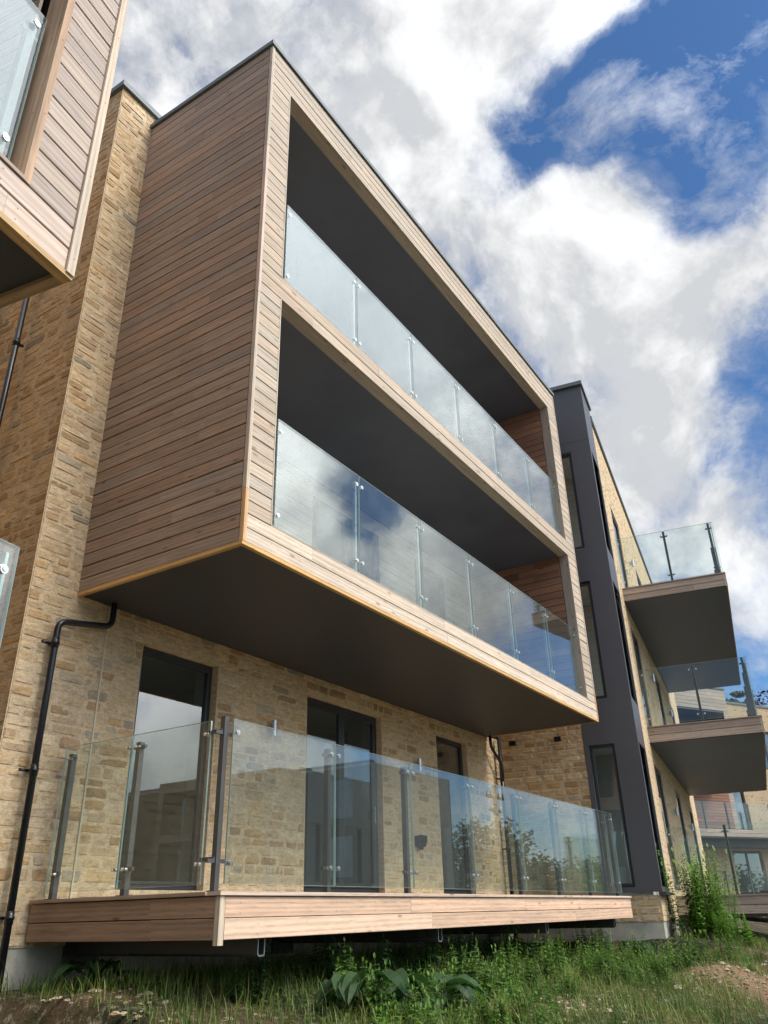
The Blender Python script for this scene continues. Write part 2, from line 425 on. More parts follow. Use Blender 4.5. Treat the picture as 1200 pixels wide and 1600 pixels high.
def glass_panel(parent, o, u, n, w, h, mat, bolts=True, th=.015, name='glass_panel', sb=(.05, .05), zb=(.12, .12), bsz=.024):
    """toughened pane with round fixings; o = lower left, n points outwards"""
    o = Vector(o); mb = MB()
    mb.box(o, u, Z, -n, w, h, th, skip=('left', 'right', 'top', 'bottom'))
    # coloured polished edges
    e = .0015
    for (p, a, b_) in ((o - u * e, e, h), (o + u * w, e, h)): mb.box(p, u, Z, -n, a, b_, th, mi=1)
    mb.box(o + Z * h, u, Z, -n, w, e, th, mi=1); mb.box(o - Z * e, u, Z, -n, w, e, th, mi=1)
    g = mb.build(name, [mat, M['edge']], parent)
    if bolts:
        for a in (sb[0], w - sb[1]):
            for z in (zb[0], h - zb[1]):
                bb = MB(); c = o + u * a + Z * z
                bb.tube([c, c + n * .008], bsz, 12); bb.tube([c + n * .008, c + n * .011], [bsz * .55, bsz * .45], 10); bb.tube([c - n * th, c - n * (th + .03)], .014, 8)
                bb.build('glass_bolt', M['steel'], g)
    return g
def post(parent, o, u, n, h, mat, w=.05, clamps=(), name='balustrade_post', cl=.05, cap=.0):
    o = Vector(o); mb = MB(); mb.box(o - u * w / 2 - n * w / 2, u, Z, n, w, h, w)
    mb.box(o - u * w * .9 - n * w * .9, u, Z, n, w * 1.8, .01, w * 1.8)
    p = mb.build(name, mat, parent)
    if clamps:
        for z, d in clamps:
            cb = MB(); cb.box(o + Z * z - d * cl - d.cross(Z) * .012 + Z * -.014, d, Z, d.cross(Z), 2 * cl, .028, .024)
            cb.build('clamp', M['post'], p)
    return p

# ================================================================== MAIN BLOCK
WY = 6.56; BL, BR, FY = 4.70, 13.90, 4.396; ZB, ZT = 2.91, 9.77
main = empty('apartment_block', (4.18, WY, -.5), 0, 'stone block with the big two storey timber balcony box in the middle', 'apartment block')
main.location = (0, 0, 0)
N = -Y
r1 = random.Random(11)
w_ops = [(5.60, 6.75, .27, 2.66), (8.45, 10.27, .27, 2.67), (11.95, 13.05, .27, 2.69)]
def shift(ops, d): return [(a - d, b - d, c, e) for a, b, c, e in ops]
stone_wall('stone_front_wall', main, (4.168, WY, 0), X, N, 10.24, -.17, 2.94, shift(w_ops, 4.168), 3)
stone_wall('stone_front_wall', main, (4.168, WY, 0), X, N, .55, 2.94, 10.02, (), 5)
# ground floor openings
window(main, (5.60, WY, .27), X, N, 1.15, 2.39)
window(main, (8.45, WY, .27), X, N, 1.82, 2.40, 'patio_door', 2, True)
window(main, (11.95, WY, .27), X, N, 1.10, 2.42)
room(main, (4.6, WY, 0), X, N, 9.3, .2, 2.75, 4.6, shift(w_ops, 4.6), (3.0, 6.6))
# left side of the pier, running back
stone_wall('stone_side_wall', main, (4.18, 9.4, 0), -Y, -X, 9.4 - WY + .006, -.2, 10.02, (), 8, dull=.82, warm=.03)  # shade of this side put into the stone colour, darker and browner
# return wall next to the bay
RA = R(9.2)
WU = V3(math.cos(RA), math.sin(RA), 0); WV = V3(math.sin(RA), -math.cos(RA), 0)   # wing direction, wing outward normal
stone_wall('stone_return_wall', main, (14.4, WY, 0), WV, -WU, 1.62, -.2, 10.4, (), 9, dull=.82, warm=.05)  # stone toned darker and browner to carry the shade on this wall
mb = MB()
mb.abox(4.19, 14.5, WY + .003, 9.4, 9.98, 10.02); mb.abox(4.19, 14.6, 11.6, 11.7, -.3, 10); mb.abox(4.2, 4.3, 9.4, 11.6, -.3, 10)
mb.abox(4.75, 14.4, WY + .1, WY + .14, 9.25, 10.0)
mb.build('rear_structure', M['plaster'], main)
# concrete footing
mb = MB(); mb.abox(4.2, 14.5, WY + .012, WY + .4, -1.2, -.17); mb.box((14.415, WY - .01, -1.2), WV, Z, WU, 1.62, 1.0, .4)
mb.abox(4.2, 4.5, WY + .4, 9.4, -1.2, -.2)
mb.build('concrete_footing', M['concrete'], main)
mb = MB()
mb.abox(4.13, 4.80, WY - .05, WY + .3, 10.02, 10.11); mb.abox(4.13, 4.45, WY + .3, 9.4, 10.02, 10.11)
mb.abox(4.80, 14.4, WY - .04, WY + .3, 10.0, 10.09)
mb.build('parapet_capping', M['cap'], main)
mb = MB(); mb.abox(5.095, 5.113, WY - .014, WY, -.17, 2.9); mb.build('movement_joint', M['mastic'], main)

# ---- projecting box
box = MB()
r = random.Random(21)
UX1, UX2, UZT, UZB, LZT, LZB = 5.075, 13.46, 9.245, 6.225, 5.925, 3.225
fo = [(UX1 - BL, UX2 - BL, LZB, LZT), (UX1 - BL, UX2 - BL, UZB, UZT)]
def tf(rr, z):
    c = tone_front(rr, z)
    return c
FB = FY + .018
CW = .045
# frame faces built strip by strip so boards butt to the openings
boards(box, (BL + CW, FB, 0), X, N, UX1 - BL - CW, LZB, LZT, tf, r, .135)
boards(box, (BL + CW, FB, 0), X, N, UX1 - BL - CW, UZB, UZT, tf, r, .135)
boards(box, (UX2, FB, 0), X, N, BR - UX2 - .03, LZB, LZT, tf, r, .135)
boards(box, (UX2, FB, 0), X, N, BR - UX2 - .03, UZB, UZT, tf, r, .135)
def tlow(rr, z): k = rr.uniform(.92, 1.08); return (.66 * k, .535 * k, .41 * k)
boards(box, (BL + CW, FB, 0), X, N, BR - BL - CW - .03, ZB + .035, LZB, tlow, r, .14)
boards(box, (BL + CW, FB, 0), X, N, BR - BL - CW - .03, LZT, UZB, tf, r, .14)
boards(box, (BL + CW, FB, 0), X, N, BR - BL - CW - .03, UZT, ZT - .02, tf, r, .13)
# left cheek and right cheek
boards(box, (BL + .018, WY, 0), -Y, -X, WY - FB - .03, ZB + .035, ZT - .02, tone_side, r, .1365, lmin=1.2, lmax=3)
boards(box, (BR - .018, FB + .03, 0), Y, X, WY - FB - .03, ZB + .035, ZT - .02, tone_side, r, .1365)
cl = box.build('timber_cladding', [M['wood'], M['gap']], main)
tb = MB()
P1 = (.56, .46, .36); P2 = (.66, .40, .20); P3 = (.62, .38, .15)
for x0, x1 in ((BL, BL + CW - .003), (BR - .028, BR)):
    z = ZB + .036
    for h, c in ((.52, P2), (2.3, P1), (2.2, P1), (1.79, P1)):
        tb.box((x0, FB + .02, z), Z, X, N, h - .004, x1 - x0, .045, tuple(q * (1 if c is P2 else r.uniform(.92, 1.06)) for q in c), (r.random() * 30, 3)); z += h
# fresh orange edge battens under the box
for (o_, u_, L_) in (((BL - .004, FY - .004, ZB), X, BR - BL + .008), ((BL - .004, WY, ZB), -Y, WY - FY - .043)):
    x = 0
    while x < L_:
        w = min(2.4, L_ - x); k = r.uniform(.9, 1.1)
        nn = Y if u_ is X else X
        tb.box(Vector(o_) + u_ * x, u_, Z, nn, w - .003, .035, .045, tuple(q * k for q in P3), (x * 3, 2)); x += w
tb.box((BR - .041, FY + .045, ZB), Y, Z, X, WY - FY - .05, .035, .045, P3)
# slim pale trims round the two openings
TP = (.60, .53, .43)
for z0, z1 in ((LZB, LZT), (UZB, UZT)):
    tb.box((UX1 - .012, FB + .15, z0), Z, X, N, z1 - z0, .014, .172, TP); tb.box((UX2 - .002, FB + .15, z0), Z, X, N, z1 - z0, .014, .172, (.33, .27, .22))
    tb.box((UX1, FB + .15, z1), X, Z, N, UX2 - UX1, .014, .150, (.52, .42, .32))
    # sill board (nosing) under the glass
    x = UX1
    while x < UX2 - .01:
        w = min(2.7, UX2 - x); k = r.uniform(.85, 1.1)
        tb.box((x, FB + .16, z0 - .006), X, Z, N, w - .003, .024, .172, (.47 * k, .37 * k, .29 * k), (x, 7)); x += w
tb.build('timber_trim', M['wood'], main)
mb = MB(); mb.abox(BL - .03, BR + .03, FY - .03, FY + .16, ZT - .012, ZT + .055); mb.abox(BL - .03, BL + .13, FY + .16, WY, ZT - .012, ZT + .055); mb.abox(BR - .13, BR + .03, FY + .16, WY, ZT - .012, ZT + .055)
mb.abox(BL + .13, BR - .13, FY + .16, WY + .1, ZT - .01, ZT + .02)
mb.build('roof_capping', M['cap'], main)
mb = MB()
mb.abox(BL + .035, BR - .035, FY + .04, WY + .1, ZB + .007, ZB + .05)
mb.build('soffit', M['soffit'], main)
mb = MB()
mb.abox(UX1 + .002, UX2 - .002, FB + .15, WY - .06, LZT + .001, LZT + .06); mb.abox(UX1 + .002, UX2 - .002, FB + .15, WY - .06, UZT + .001, UZT + .06)
mb.build('balcony_ceiling', M['ceil'], main)
mb = MB(); mb.abox(BL + .04, BR - .04, FB + .17, WY + .1, ZB + .06, LZB - .01); mb.abox(BL + .04, BR - .04, FB + .17, WY + .1, LZT + .07, UZB - .01); mb.abox(BL + .04, BR - .04, FB + .17, WY + .1, UZT + .07, ZT - .03)
mb.abox(BL + .05, UX1 - .03, FB + .04, WY, LZB, LZT); mb.abox(UX2 + .03, BR - .05, FB + .04, WY, LZB, LZT); mb.abox(BL + .05, UX1 - .03, FB + .04, WY, UZB, UZT); mb.abox(UX2 + .03, BR - .05, FB + .04, WY, UZB, UZT)
mb.build('box_frame_structure', M['gap'], main)
mb = MB(); mb.abox(UX1 + .004, UX2 - .004, FB + .16, WY - .06, LZB - .008, LZB + .004); mb.abox(UX1 + .004, UX2 - .004, FB + .16, WY - .06, UZB - .008, UZB + .004)
mb.build('balcony_floor', M['bounce_floor'], main)  # floor added in a pale tone to bounce light onto the ceilings
# inside the two balconies: clad walls, doors
ib = MB()
for z0, z1 in ((LZB + .02, LZT), (UZB + .02, UZT)):
    dops = [(8.43 - UX1, 10.25 - UX1, z0 + .05, z1 - .27), (11.4 - UX1, 12.5 - UX1, z0 + .05, z1 - .27)]
    boards(ib, (UX1, WY - .03, 0), X, N, UX2 - UX1, z0, z1, tone_front, r, .137, dops)
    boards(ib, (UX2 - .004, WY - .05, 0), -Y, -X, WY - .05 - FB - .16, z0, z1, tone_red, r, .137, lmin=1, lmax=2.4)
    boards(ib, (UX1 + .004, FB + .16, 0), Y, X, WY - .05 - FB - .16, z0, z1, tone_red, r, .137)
    window(main, (8.43, WY - .03, z0 + .05), X, N, 1.82, z1 - z0 - .32, 'patio_door', 2, True, .03)
    window(main, (11.4, WY - .03, z0 + .05), X, N, 1.10, z1 - z0 - .32, depth=.03)
    room(main, (5, WY - .1, 0), X, N, 8.4, z0 - .02, z1 - .2, 4, [(3.43, 5.25, z0 + .05, z1 - .27), (6.4, 7.5, z0 + .05, z1 - .27)])
ib.build('balcony_lining', [M['wood'], M['gap']], main)
# glass balustrades of the two recessed balconies
PX = [5.20, 6.645, 8.035, 9.415, 10.79, 12.17, 13.50]
GY = 4.475
for z0, gm in ((LZB + .075, M['glass']), (UZB + .075, M['glass_up'])):
    for a, b_ in zip(PX, PX[1:]):
        glass_panel(main, (a + .006, GY, z0), X, N, b_ - a - .012, 1.20, gm, sb=(.045, .045), zb=(.13, .13), bsz=.022)
    for k, x in enumerate(PX):
        post(main, (x + (-.045 if k == 0 else .0 if k < 6 else -.04), GY + .065, z0 - .055), X, N, 1.20, M['galv'], .034, ((.18, X), (1.1, X)), cl=.06)
# ---- ground level balcony deck
DX0, DX1, DZ0, DZ1 = 4.70, 14.25, -.135, .18
r = random.Random(5); db = MB()
boards(db, (DX0 + .06, FY + .02, 0), X, N, DX1 - DX0 - .06, DZ0, DZ1 - .03, tone_low, r, .142, lmin=2.2, lmax=4.5, gap=.006)
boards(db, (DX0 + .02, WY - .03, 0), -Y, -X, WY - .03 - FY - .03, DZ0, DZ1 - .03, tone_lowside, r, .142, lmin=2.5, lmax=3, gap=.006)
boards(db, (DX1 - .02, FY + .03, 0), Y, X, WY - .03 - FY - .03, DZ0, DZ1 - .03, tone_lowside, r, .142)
x = DX0 - .02
while x < DX1:
    w = min(r.uniform(2.0, 2.9), DX1 - x + .01); k = r.uniform(.88, 1.1)
    db.box((x, FY + .11, DZ1 - .026), X, Z, N, w - .003, .026, .13, (.60 * k, .46 * k, .36 * k), (x, 4)); x += w
db.box((DX0 - .02, WY - .03, DZ1 - .0262), -Y, Z, X, WY - FY - .16, .026, .13, (.42, .29, .2), (3, 3))
db.box((DX0 - .004, FY - .004, DZ0 - .03), Z, X, Y, DZ1 - DZ0 - .002, .055, .045, (.62, .50, .36), (1, 1))
k = 0; yy = FY + .13
while yy < WY - .1:
    db.box((DX0 + .115, yy, DZ1 - .028), X, Z, Y, DX1 - DX0 - .13, .024, .135, tuple(q * r.uniform(.9, 1.05) for q in (.42, .33, .25)), (yy * 7, 9)); yy += .141
dk = db.build('balcony_deck', [M['wood'], M['gap']], main)
for k, x in enumerate((5.25, 8.03, 10.86, 13.58)):
    bb = MB(); w = .085; z0, z1, t = -.258, -.05, .011
    prof = [(0, z1), (0, z0 + .02), (.006, z0 + .006), (.02, z0), (w - .02, z0), (w - .006, z0 + .006), (w, z0 + .02), (w, z1)]
    inn = [(t, z1), (t, z0 + .022), (t + .004, z0 + t + .005), (.022, z0 + t), (w - .022, z0 + t), (w - t - .004, z0 + t + .005), (w - t, z0 + .022), (w - t, z1)]
    y0, y1 = 4.50, WY
    for q in range(7):
        a, b_ = prof[q], prof[q + 1]; c, d = inn[q], inn[q + 1]
        bb.face([V3(x + a[0], y0, a[1]), V3(x + a[0], y1, a[1]), V3(x + b_[0], y1, b_[1]), V3(x + b_[0], y0, b_[1])], mi=0)
        bb.face([V3(x + c[0], y0, c[1]), V3(x + d[0], y0, d[1]), V3(x + d[0], y1, d[1]), V3(x + c[0], y1, c[1])], mi=0)
        bb.face([V3(x + a[0], y0, a[1]), V3(x + b_[0], y0, b_[1]), V3(x + d[0], y0, d[1]), V3(x + c[0], y0, c[1])], mi=1)
    bb.build('support_beam', [M['post'], M['light']], dk)
    pb = MB(); pb.abox(x - .14, x + .24, WY - .012, WY + .005, -.36, -.06)
    for px_ in (-.1, .19):
        for pz_ in (-.31, -.11): pb.tube([V3(x + px_, WY - .012, pz_), V3(x + px_, WY - .03, pz_)], .018, 6)
    pb.build('wall_bracket', M['post'], dk)
GX = [4.845, 6.24, 7.60, 8.975, 10.38, 11.68, 12.93, 14.20]; GF = 4.50
for a, b_ in zip(GX, GX[1:]):
    glass_panel(main, (a + .006, GF, .235), X, N, b_ - a - .012, 1.205, M['glass'], sb=(.05, .05), zb=(.14, .10), bsz=.02)
for x in GX[1:-1]:
    post(main, (x - .02, GF + .075, .18), X, N, 1.22, M['post'], .05, ((.2, X), (1.16, X)), cl=.07)
post(main, (4.815, GF + .07, .18), X, N, 1.28, M['post'], .046, ((.21, X), (1.15, X)), cl=.10)
for z in (.39, 1.33): cb = MB(); cb.box((4.775, GF + .06, z), Y, Z, X, .14, .028, .02); cb.build('clamp', M['post'], main)
post(main, (14.17, GF + .07, .18), X, N, 1.22, M['post'], .05, ((.2, X), (1.16, X)), cl=.06)
for a, b_ in ((4.68, 5.585), (5.60, 6.47)):
    glass_panel(main, (4.772, b_, .235), -Y, -X, b_ - a, 1.20, M['glass_side'], sb=(.05, .05), zb=(.14, .10), bsz=.016)
post(main, (4.835, 5.555, .18), Y, X, 1.2, M['post'], .05, ((.2, Y), (1.16, Y)), cl=.07)
post(main, (4.835, 6.44, .18), Y, X, 1.2, M['post'], .05, ((.2, Y), (1.16, Y)), cl=.05)
for a, b_ in ((4.62, 5.55), (5.565, 6.45)):
    glass_panel(main, (14.215, a, .235), Y, X, b_ - a, 1.20, M['glass'])
post(main, (14.15, 5.56, .18), Y, X, 1.2, M['post'], .05, ((.2, Y), (1.16, Y)))
# small fittings on the wall
for x in (7.69, 11.22):
    lb = MB(); lb.tube([V3(x, WY - .085, 1.985), V3(x, WY - .085, 2.175)], .033, 16)
    lb.box((x - .025, WY, 2.03), X, Z, N, .05, .1, .055); lb.build('wall_light', M['light'], main)
sb_ = MB(); sb_.box((11.13, WY + .002, .90), X, Z, N, .20, .15, .08); sb_.box((11.12, WY - .078, .95), X, Z, N, .22, .11, .018); sb_.tube([V3(11.2, WY - .05, .90), V3(11.2, WY - .05, .86)], .02, 8); sb_.tube([V3(11.26, WY - .05, .90), V3(11.26, WY - .05, .86)], .02, 8)
sb_.build('outdoor_socket', M['pvc'], main)
for t_ in (.22, 1.08):
    vb = MB(); p = V3(14.4, WY, 2.80) + WV * t_
    vb.box(p - WU * .022, WV, Z, -WU, .13, .09, .006)
    for q in range(4): vb.box(p + Z * (.008 + q * .021) - WU * .028, WV, Z, -WU, .13, .011, .012)
    vb.build('air_vent', M['pvc'], main)
# downpipes
def pipe(parent, pts, rad, clips, n, name='downpipe'):
    # round the bends
    out = [pts[0]]
    for a, b_, c in zip(pts, pts[1:], pts[2:]):
        d1 = (b_ - a).normalized(); d2 = (c - b_).normalized(); q = min(.09, (b_ - a).length / 2, (c - b_).length / 2)
        p1 = b_ - d1 * q; p2 = b_ + d2 * q
        for k in range(6):
            t = k / 5; out.append(p1.lerp(b_, t).lerp(b_.lerp(p2, t), t))
    out.append(pts[-1]); mb = MB(); mb.tube(out, rad, 16)
    for c in clips:
        mb.tube([c - Z * .05, c + Z * .05], rad * 1.14, 16)
    p = mb.build(name, M['pvc'], parent, True)
    for c in clips:
        cb = MB(); cb.tube([c - Z * .014, c + Z * .014], rad * 1.3, 16); s = n.cross(Z) * -1
        cb.box(c - n * .09 - s * .012 - Z * .012, s, Z, n, .024, .024, .08); cb.box(c - s * .11 - Z * .012 - n * .06, s, Z, n, .10, .024, .014)
        cb.build('pipe_clip', M['pvc'], p, True)
    return p
pipe(main, [V3(5.08, WY - .10, 2.95), V3(5.08, WY - .10, 2.67), V3(4.47, WY - .10, 2.56), V3(4.47, WY - .10, -.9)], .031, [V3(4.47, WY - .10, 2.35), V3(4.47, WY - .10, 1.2), V3(4.47, WY - .10, .05)], N)
pipe(main, [V3(14.20, WY - .11, 2.95), V3(14.20, WY - .11, -.5)], .034, [V3(14.20, WY - .11, 2.2), V3(14.20, WY - .11, 1.0)], N)
pipe(main, [V3(13.83, WY - .11, 2.95), V3(13.83, WY - .11, 2.72), V3(14.13, WY - .16, 2.45), V3(14.13, WY - .16, 2.2)], .028, [], N)
pipe(main, [V3(4.06, 7.56, 10.0), V3(4.06, 7.56, -.4)], .034, [V3(4.06, 7.56, z) for z in (7.9, 6.1, 4.55, 2.9, 1.2)], -X)

# ================================================================== RIGHT WING (local frame: x along facade, -y outwards)
wing = empty('apartment_wing', (14.8, 4.05, 0), RA, 'wing with the anthracite corner bay and three stacked balconies on its stone face', 'apartment block')
WL = 14.2; BW = 1.1; WT = 9.9
wops = []
for (a, b_) in ((2.55, 3.8), (6.85, 8.15), (10.85, 12.15)):
    for z0, z1 in ((.30, 2.65), (3.42, 5.62), (6.35, 8.6)): wops.append((a, b_, z0, z1))
wo2 = shift(wops, BW)
stone_wall('stone_front_wall', wing, (BW, 0, 0), X, N, WL - BW, -.2, WT, wo2, 31, 3, 2, reveal=.055)
for i, (a, b_, z0, z1) in enumerate(wops):
    window(wing, (a, 0, z0), X, N, b_ - a, z1 - z0, 'patio_door', 1, True, .03)
for z0, z1 in ((.2, 2.75), (3.35, 5.75), (6.3, 8.75)):
    room(wing, (BW + .2, 0, 0), X, N, WL - BW - .6, z0, z1, 3.6, [(a - BW - .2, b_ - BW - .2, c, d) for a, b_, c, d in wops if z0 < c < z1], (4.2, 8.4))
mb = MB(); mb.abox(.1, WL, .02, 9, WT + .3, WT + .4); mb.abox(.1, WL, 8.9, 9, -.5, WT + .3)
for z in (3.0, 6.0, 9.2): mb.abox(1.3, WL, .2, 8.9, z - .22, z + .28)
mb.build('rear_structure', M['plaster'], wing)
stone_wall('stone_end_wall', wing, (WL, 0, 0), Y, X, 9, -.2, WT, (), 35, 2, 2, course=.12)
# anthracite corner bay: front face looks along -x, side face lies in the facade
bay = MB()
BZ0, BZ1 = .24, 10.42; BS = .94      # bay runs BS back from the corner
side_w = [(.30, .82, .32, 2.68), (.30, .82, 3.50, 5.83), (.30, .82, 6.55, 8.80)]
def rects(mb, o, u, n, L, z0, z1, ops, th, joints=()):
    us = sorted({0, L, *[q for op in ops for q in op[:2]]}); zs = sorted({z0, z1, *[q for op in ops for q in op[2:]], *joints})
    for a, b_ in zip(us, us[1:]):
        # merge vertically where nothing interrupts
        run = None
        for c, d in zip(zs, zs[1:]):
            cu, cz = (a + b_) / 2, (c + d) / 2
            hit = any(p < cu < q and s < cz < t for p, q, s, t in ops)
            if hit or c in joints:
                if run: mb.box(Vector(o) + u * a + Z * run[0], u, Z, n, b_ - a, run[1] - run[0], th); run = None
                if hit: continue
            run = (run[0], d) if run else (c + (.006 if c in joints else 0), d)
        if run: mb.box(Vector(o) + u * a + Z * run[0], u, Z, n, b_ - a, run[1] - run[0], th)
fw_ops = [(.09, .55, .32, 2.68), (.09, .55, 3.50, 5.83), (.09, .55, 6.55, 8.80)]
rects(bay, (.03, BS, 0), -Y, -X, BS + .03, BZ0, BZ1, fw_ops, .03, (9.02,))
rects(bay, (.0305, -.03 + .03, 0), X, N, BW - .0305, BZ0, BZ1, [(.10, BW - .10, a, b_) for _, _, a, b_ in fw_ops], .03, (9.02,))
bay.build('bay_cladding', M['bay'], wing)
for _, _, z0, z1 in fw_ops:
    window(wing, (.0, BS - .09, z0), -Y, -X, .46, z1 - z0, depth=.06, fw=.03)
    window(wing, (.13, 0, z0), X, N, BW - .23, z1 - z0, depth=.07, fw=.04)
mb = MB()
for z in (BZ0 - .1, 2.7, 5.85, 8.85): mb.abox(.1, BW + .3, .13, BS + 1, z, z + .5)
mb.abox(.1, BW + .3, BS + 1.0, BS + 1.1, 0, 10.3); mb.abox(BW + .3, BW + .35, .12, BS + 1, 0, 10.3)
mb.abox(.08, .9, BS + .02, BS + .1, 0, 10.3)
mb.build('bay_interior', M['plaster'], wing)
mb = MB(); mb.abox(-.06, BW + .04, -.07, 2.4, BZ1, BZ1 + .09); mb.box((BW + .04, -.05, WT + .3), X, Z, Y, WL - BW, .09, .35)
mb.build('parapet_capping', M['cap'], wing)
stone_wall('stone_front_wall', wing, (BW + .0, 0, 0), X, N, WL - BW, WT, WT + .3, (), 37, 2, 2)
mb = MB(); mb.abox(-.02, BW + .02, -.09, 0, BZ0 - .05, BZ0 - .004); mb.build('bay_sill', M['frame'], wing)
stone_wall('stone_plinth', wing, (.04, BS + .0, 0), -Y, -X, BS - .02, -.2, BZ0 - .05, (), 41, dull=.95)
stone_wall('stone_plinth', wing, (.04, .02, 0), X, N, BW - .04, -.2, BZ0 - .05, (), 43)
mb = MB(); mb.abox(.05, WL, .035, .5, -1.3, -.2); mb.abox(.05, .5, .5, BS, -1.3, -.2); mb.build('concrete_footing', M['concrete'], wing)

def wing_balcony(par, x0, x1, out, z0, z1, seed, glass=True, front_mod=1.45, deckboards=True):
    r = random.Random(seed); b = MB(); y1 = -out
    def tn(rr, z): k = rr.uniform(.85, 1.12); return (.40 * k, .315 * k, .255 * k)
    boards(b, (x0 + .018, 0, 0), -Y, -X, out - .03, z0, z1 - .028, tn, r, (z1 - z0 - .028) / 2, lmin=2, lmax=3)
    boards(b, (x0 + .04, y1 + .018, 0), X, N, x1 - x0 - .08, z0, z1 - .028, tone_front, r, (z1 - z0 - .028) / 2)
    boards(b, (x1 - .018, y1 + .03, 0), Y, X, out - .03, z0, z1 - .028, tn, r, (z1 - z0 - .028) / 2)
    b.box((x0 - .015, 0, z1 - .026), -Y, Z, X, out + .01, .026, .12, (.34, .27, .22)); b.box((x0 + .106, y1 - .011, z1 - .026), X, Z, Y, x1 - x0 - .1, .026, .12, (.45, .36, .28))
    b.box((x0 - .003, y1 - .003, z0 - .01), Z, X, Y, z1 - z0 - .02, .042, .04, (.5, .42, .33)); 
    bo = b.build('balcony_deck', [M['wood'], M['gap']], par)
    s = MB(); s.abox(x0 + .02, x1 - .02, y1 + .02, .0, z0 - .012, z0 + .03); s.build('balcony_soffit', M['under'], bo)
    s = MB(); s.abox(x0 + .12, x1 - .02, y1 + .12, -.002, z0 + .04, z1 - .03); s.build('deck_floor', M['floor'], bo)
    gz = z1 + .045; gh = 1.17
    m = out / 2
    for k in range(2):
        glass_panel(par, (x0 + .07, -(k * m + .02), gz), -Y, -X, m - .04, gh, M['glass_side'], sb=(.05, .05), bsz=.018)
    for yy in (-m, y1 + .12):
        post(par, (x0 + .12, yy, z1 - .003), Y, X, gh + .05, M['post'], .05, ((.18, Y), (gh - .07, Y)), cl=.07)
    nn = round((x1 - x0 - .1) / front_mod); st = (x1 - x0 - .1) / nn
    for k in range(nn):
        glass_panel(par, (x0 + .05 + k * st + .01, y1 + .06, gz), X, N, st - .02, gh, M['glass'], bolts=False)
        if k: post(par, (x0 + .05 + k * st, y1 + .12, z1 - .003), X, N, gh + .05, M['post'], .05, ((.18, X), (gh - .07, X)), cl=.07)
    post(par, (x1 - .1, y1 + .12, z1 - .003), X, N, gh + .05, M['post'], .05, ((.18, X), (gh - .07, X)), cl=.07)
wing_balcony(wing, 2.10, 11.3, 2.13, 6.02, 6.32, 51)
wing_balcony(wing, 2.45, 12.1, 2.20, 3.04, 3.37, 52)
wing_balcony(wing, 2.45, 13.2, 2.20, -.14, .19, 53)
for z in (4.95, 8.0, 1.85):
    for x in (5.2, 9.6):
        lb = MB(); lb.tube([V3(x, -.085, z), V3(x, -.085, z + .19)], .033, 12); lb.box((x - .025, 0, z + .045), X, Z, N, .05, .1, .055); lb.build('wall_light', M['light'], wing)

# ================================================================== LEFT WING
LC = V3(1.789, 2.947, 0)
lwing = empty('apartment_wing', LC, RA, 'nearest wing, its timber box cut off by the top left corner of the photo', 'apartment block')
r = random.Random(77); lb = MB(); Lx = -9.0
LZ = [2.91, 3.215, 5.92]
def tl_(rr, z): k = rr.uniform(.9, 1.1); t = rr.random(); return tuple(q * k for q in ((.47, .375, .31) if t < .7 else (.50, .40, .32)))
boards(lb, (-.355, .018, 0), X, N, .30, 3.215, 5.92, tl_, r, .138)
boards(lb, (-.355, .018, 0), X, N, .30, 6.22, 9.24, tl_, r, .138)
def tl2(rr, z): k = rr.uniform(.95, 1.05); return (.60 * k, .47 * k, .38 * k)
boards(lb, (Lx, .018, 0), X, N, -Lx - .055, 2.935, 3.215, tl2, r, .14)
boards(lb, (Lx, .018, 0), X, N, -Lx - .055, 5.92, 6.22, tl_, r, .14)
boards(lb, (Lx, .018, 0), X, N, -Lx - .055, 9.24, 9.75, tl_, r, .13)
boards(lb, (Lx, .018, 0), X, N, .36, 3.215, 9.24, tl_, r, .137)
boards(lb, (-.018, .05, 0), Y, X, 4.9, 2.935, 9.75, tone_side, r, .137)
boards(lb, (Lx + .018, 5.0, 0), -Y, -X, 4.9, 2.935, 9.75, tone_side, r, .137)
lb.build('timber_cladding', [M['wood'], M['gap']], lwing)
tb = MB()
tb.box((-.052, .03, 2.925), Z, X, N, 3.2, .05, .045, (.62, .50, .38), (2, 2)); tb.box((-.052, .03, 6.128), Z, X, N, 3.62, .05, .045, (.58, .48, .37), (7, 2))
tb.box((-.40, .14, 3.215), Z, X, N, 2.705, .043, .15, (.50, .33, .21), (4, 8)); tb.box((-.40, .14, 6.22), Z, X, N, 3.02, .043, .15, (.50, .33, .21), (4, 8))
tb.box((Lx, -.004, 2.905), X, Z, Y, -Lx - .001, .03, .06, (.64, .42, .20), (0, 2)); tb.box((.0, .058, 2.905), Y, Z, -X, 4.9, .03, .06, (.45, .30, .17), (0, 6))
tb.box((Lx + .3, -.012, 3.213), X, Z, Y, -Lx - .69, .022, .16, (.38, .30, .24), (0, 9)); tb.box((Lx + .3, -.012, 6.218), X, Z, Y, -Lx - .69, .022, .16, (.42, .33, .26), (0, 9))
tb.build('timber_trim', M['wood'], lwing)
mb = MB(); mb.abox(Lx + .04, -.064, .06, 5, 2.93, 2.97); mb.build('soffit', M['soffit'], lwing)
mb = MB(); mb.abox(Lx + .3, -.40, .15, 4.9, 5.9, 5.94); mb.abox(Lx + .3, -.40, .15, 4.9, 9.22, 9.26); mb.build('balcony_ceiling', M['ceil'], lwing)
mb = MB(); mb.abox(Lx + .04, -.04, .16, 5, 2.98, 3.2); mb.abox(Lx + .04, -.04, .16, 5, 5.95, 6.2); mb.abox(-.34, -.05, .04, 5, 3.21, 9.6); mb.abox(Lx + .05, Lx + .3, .04, 5, 3.21, 9.6); mb.abox(Lx + .04, -.04, .03, 5, 9.28, 9.7)
mb.build('box_frame_structure', M['gap'], lwing)
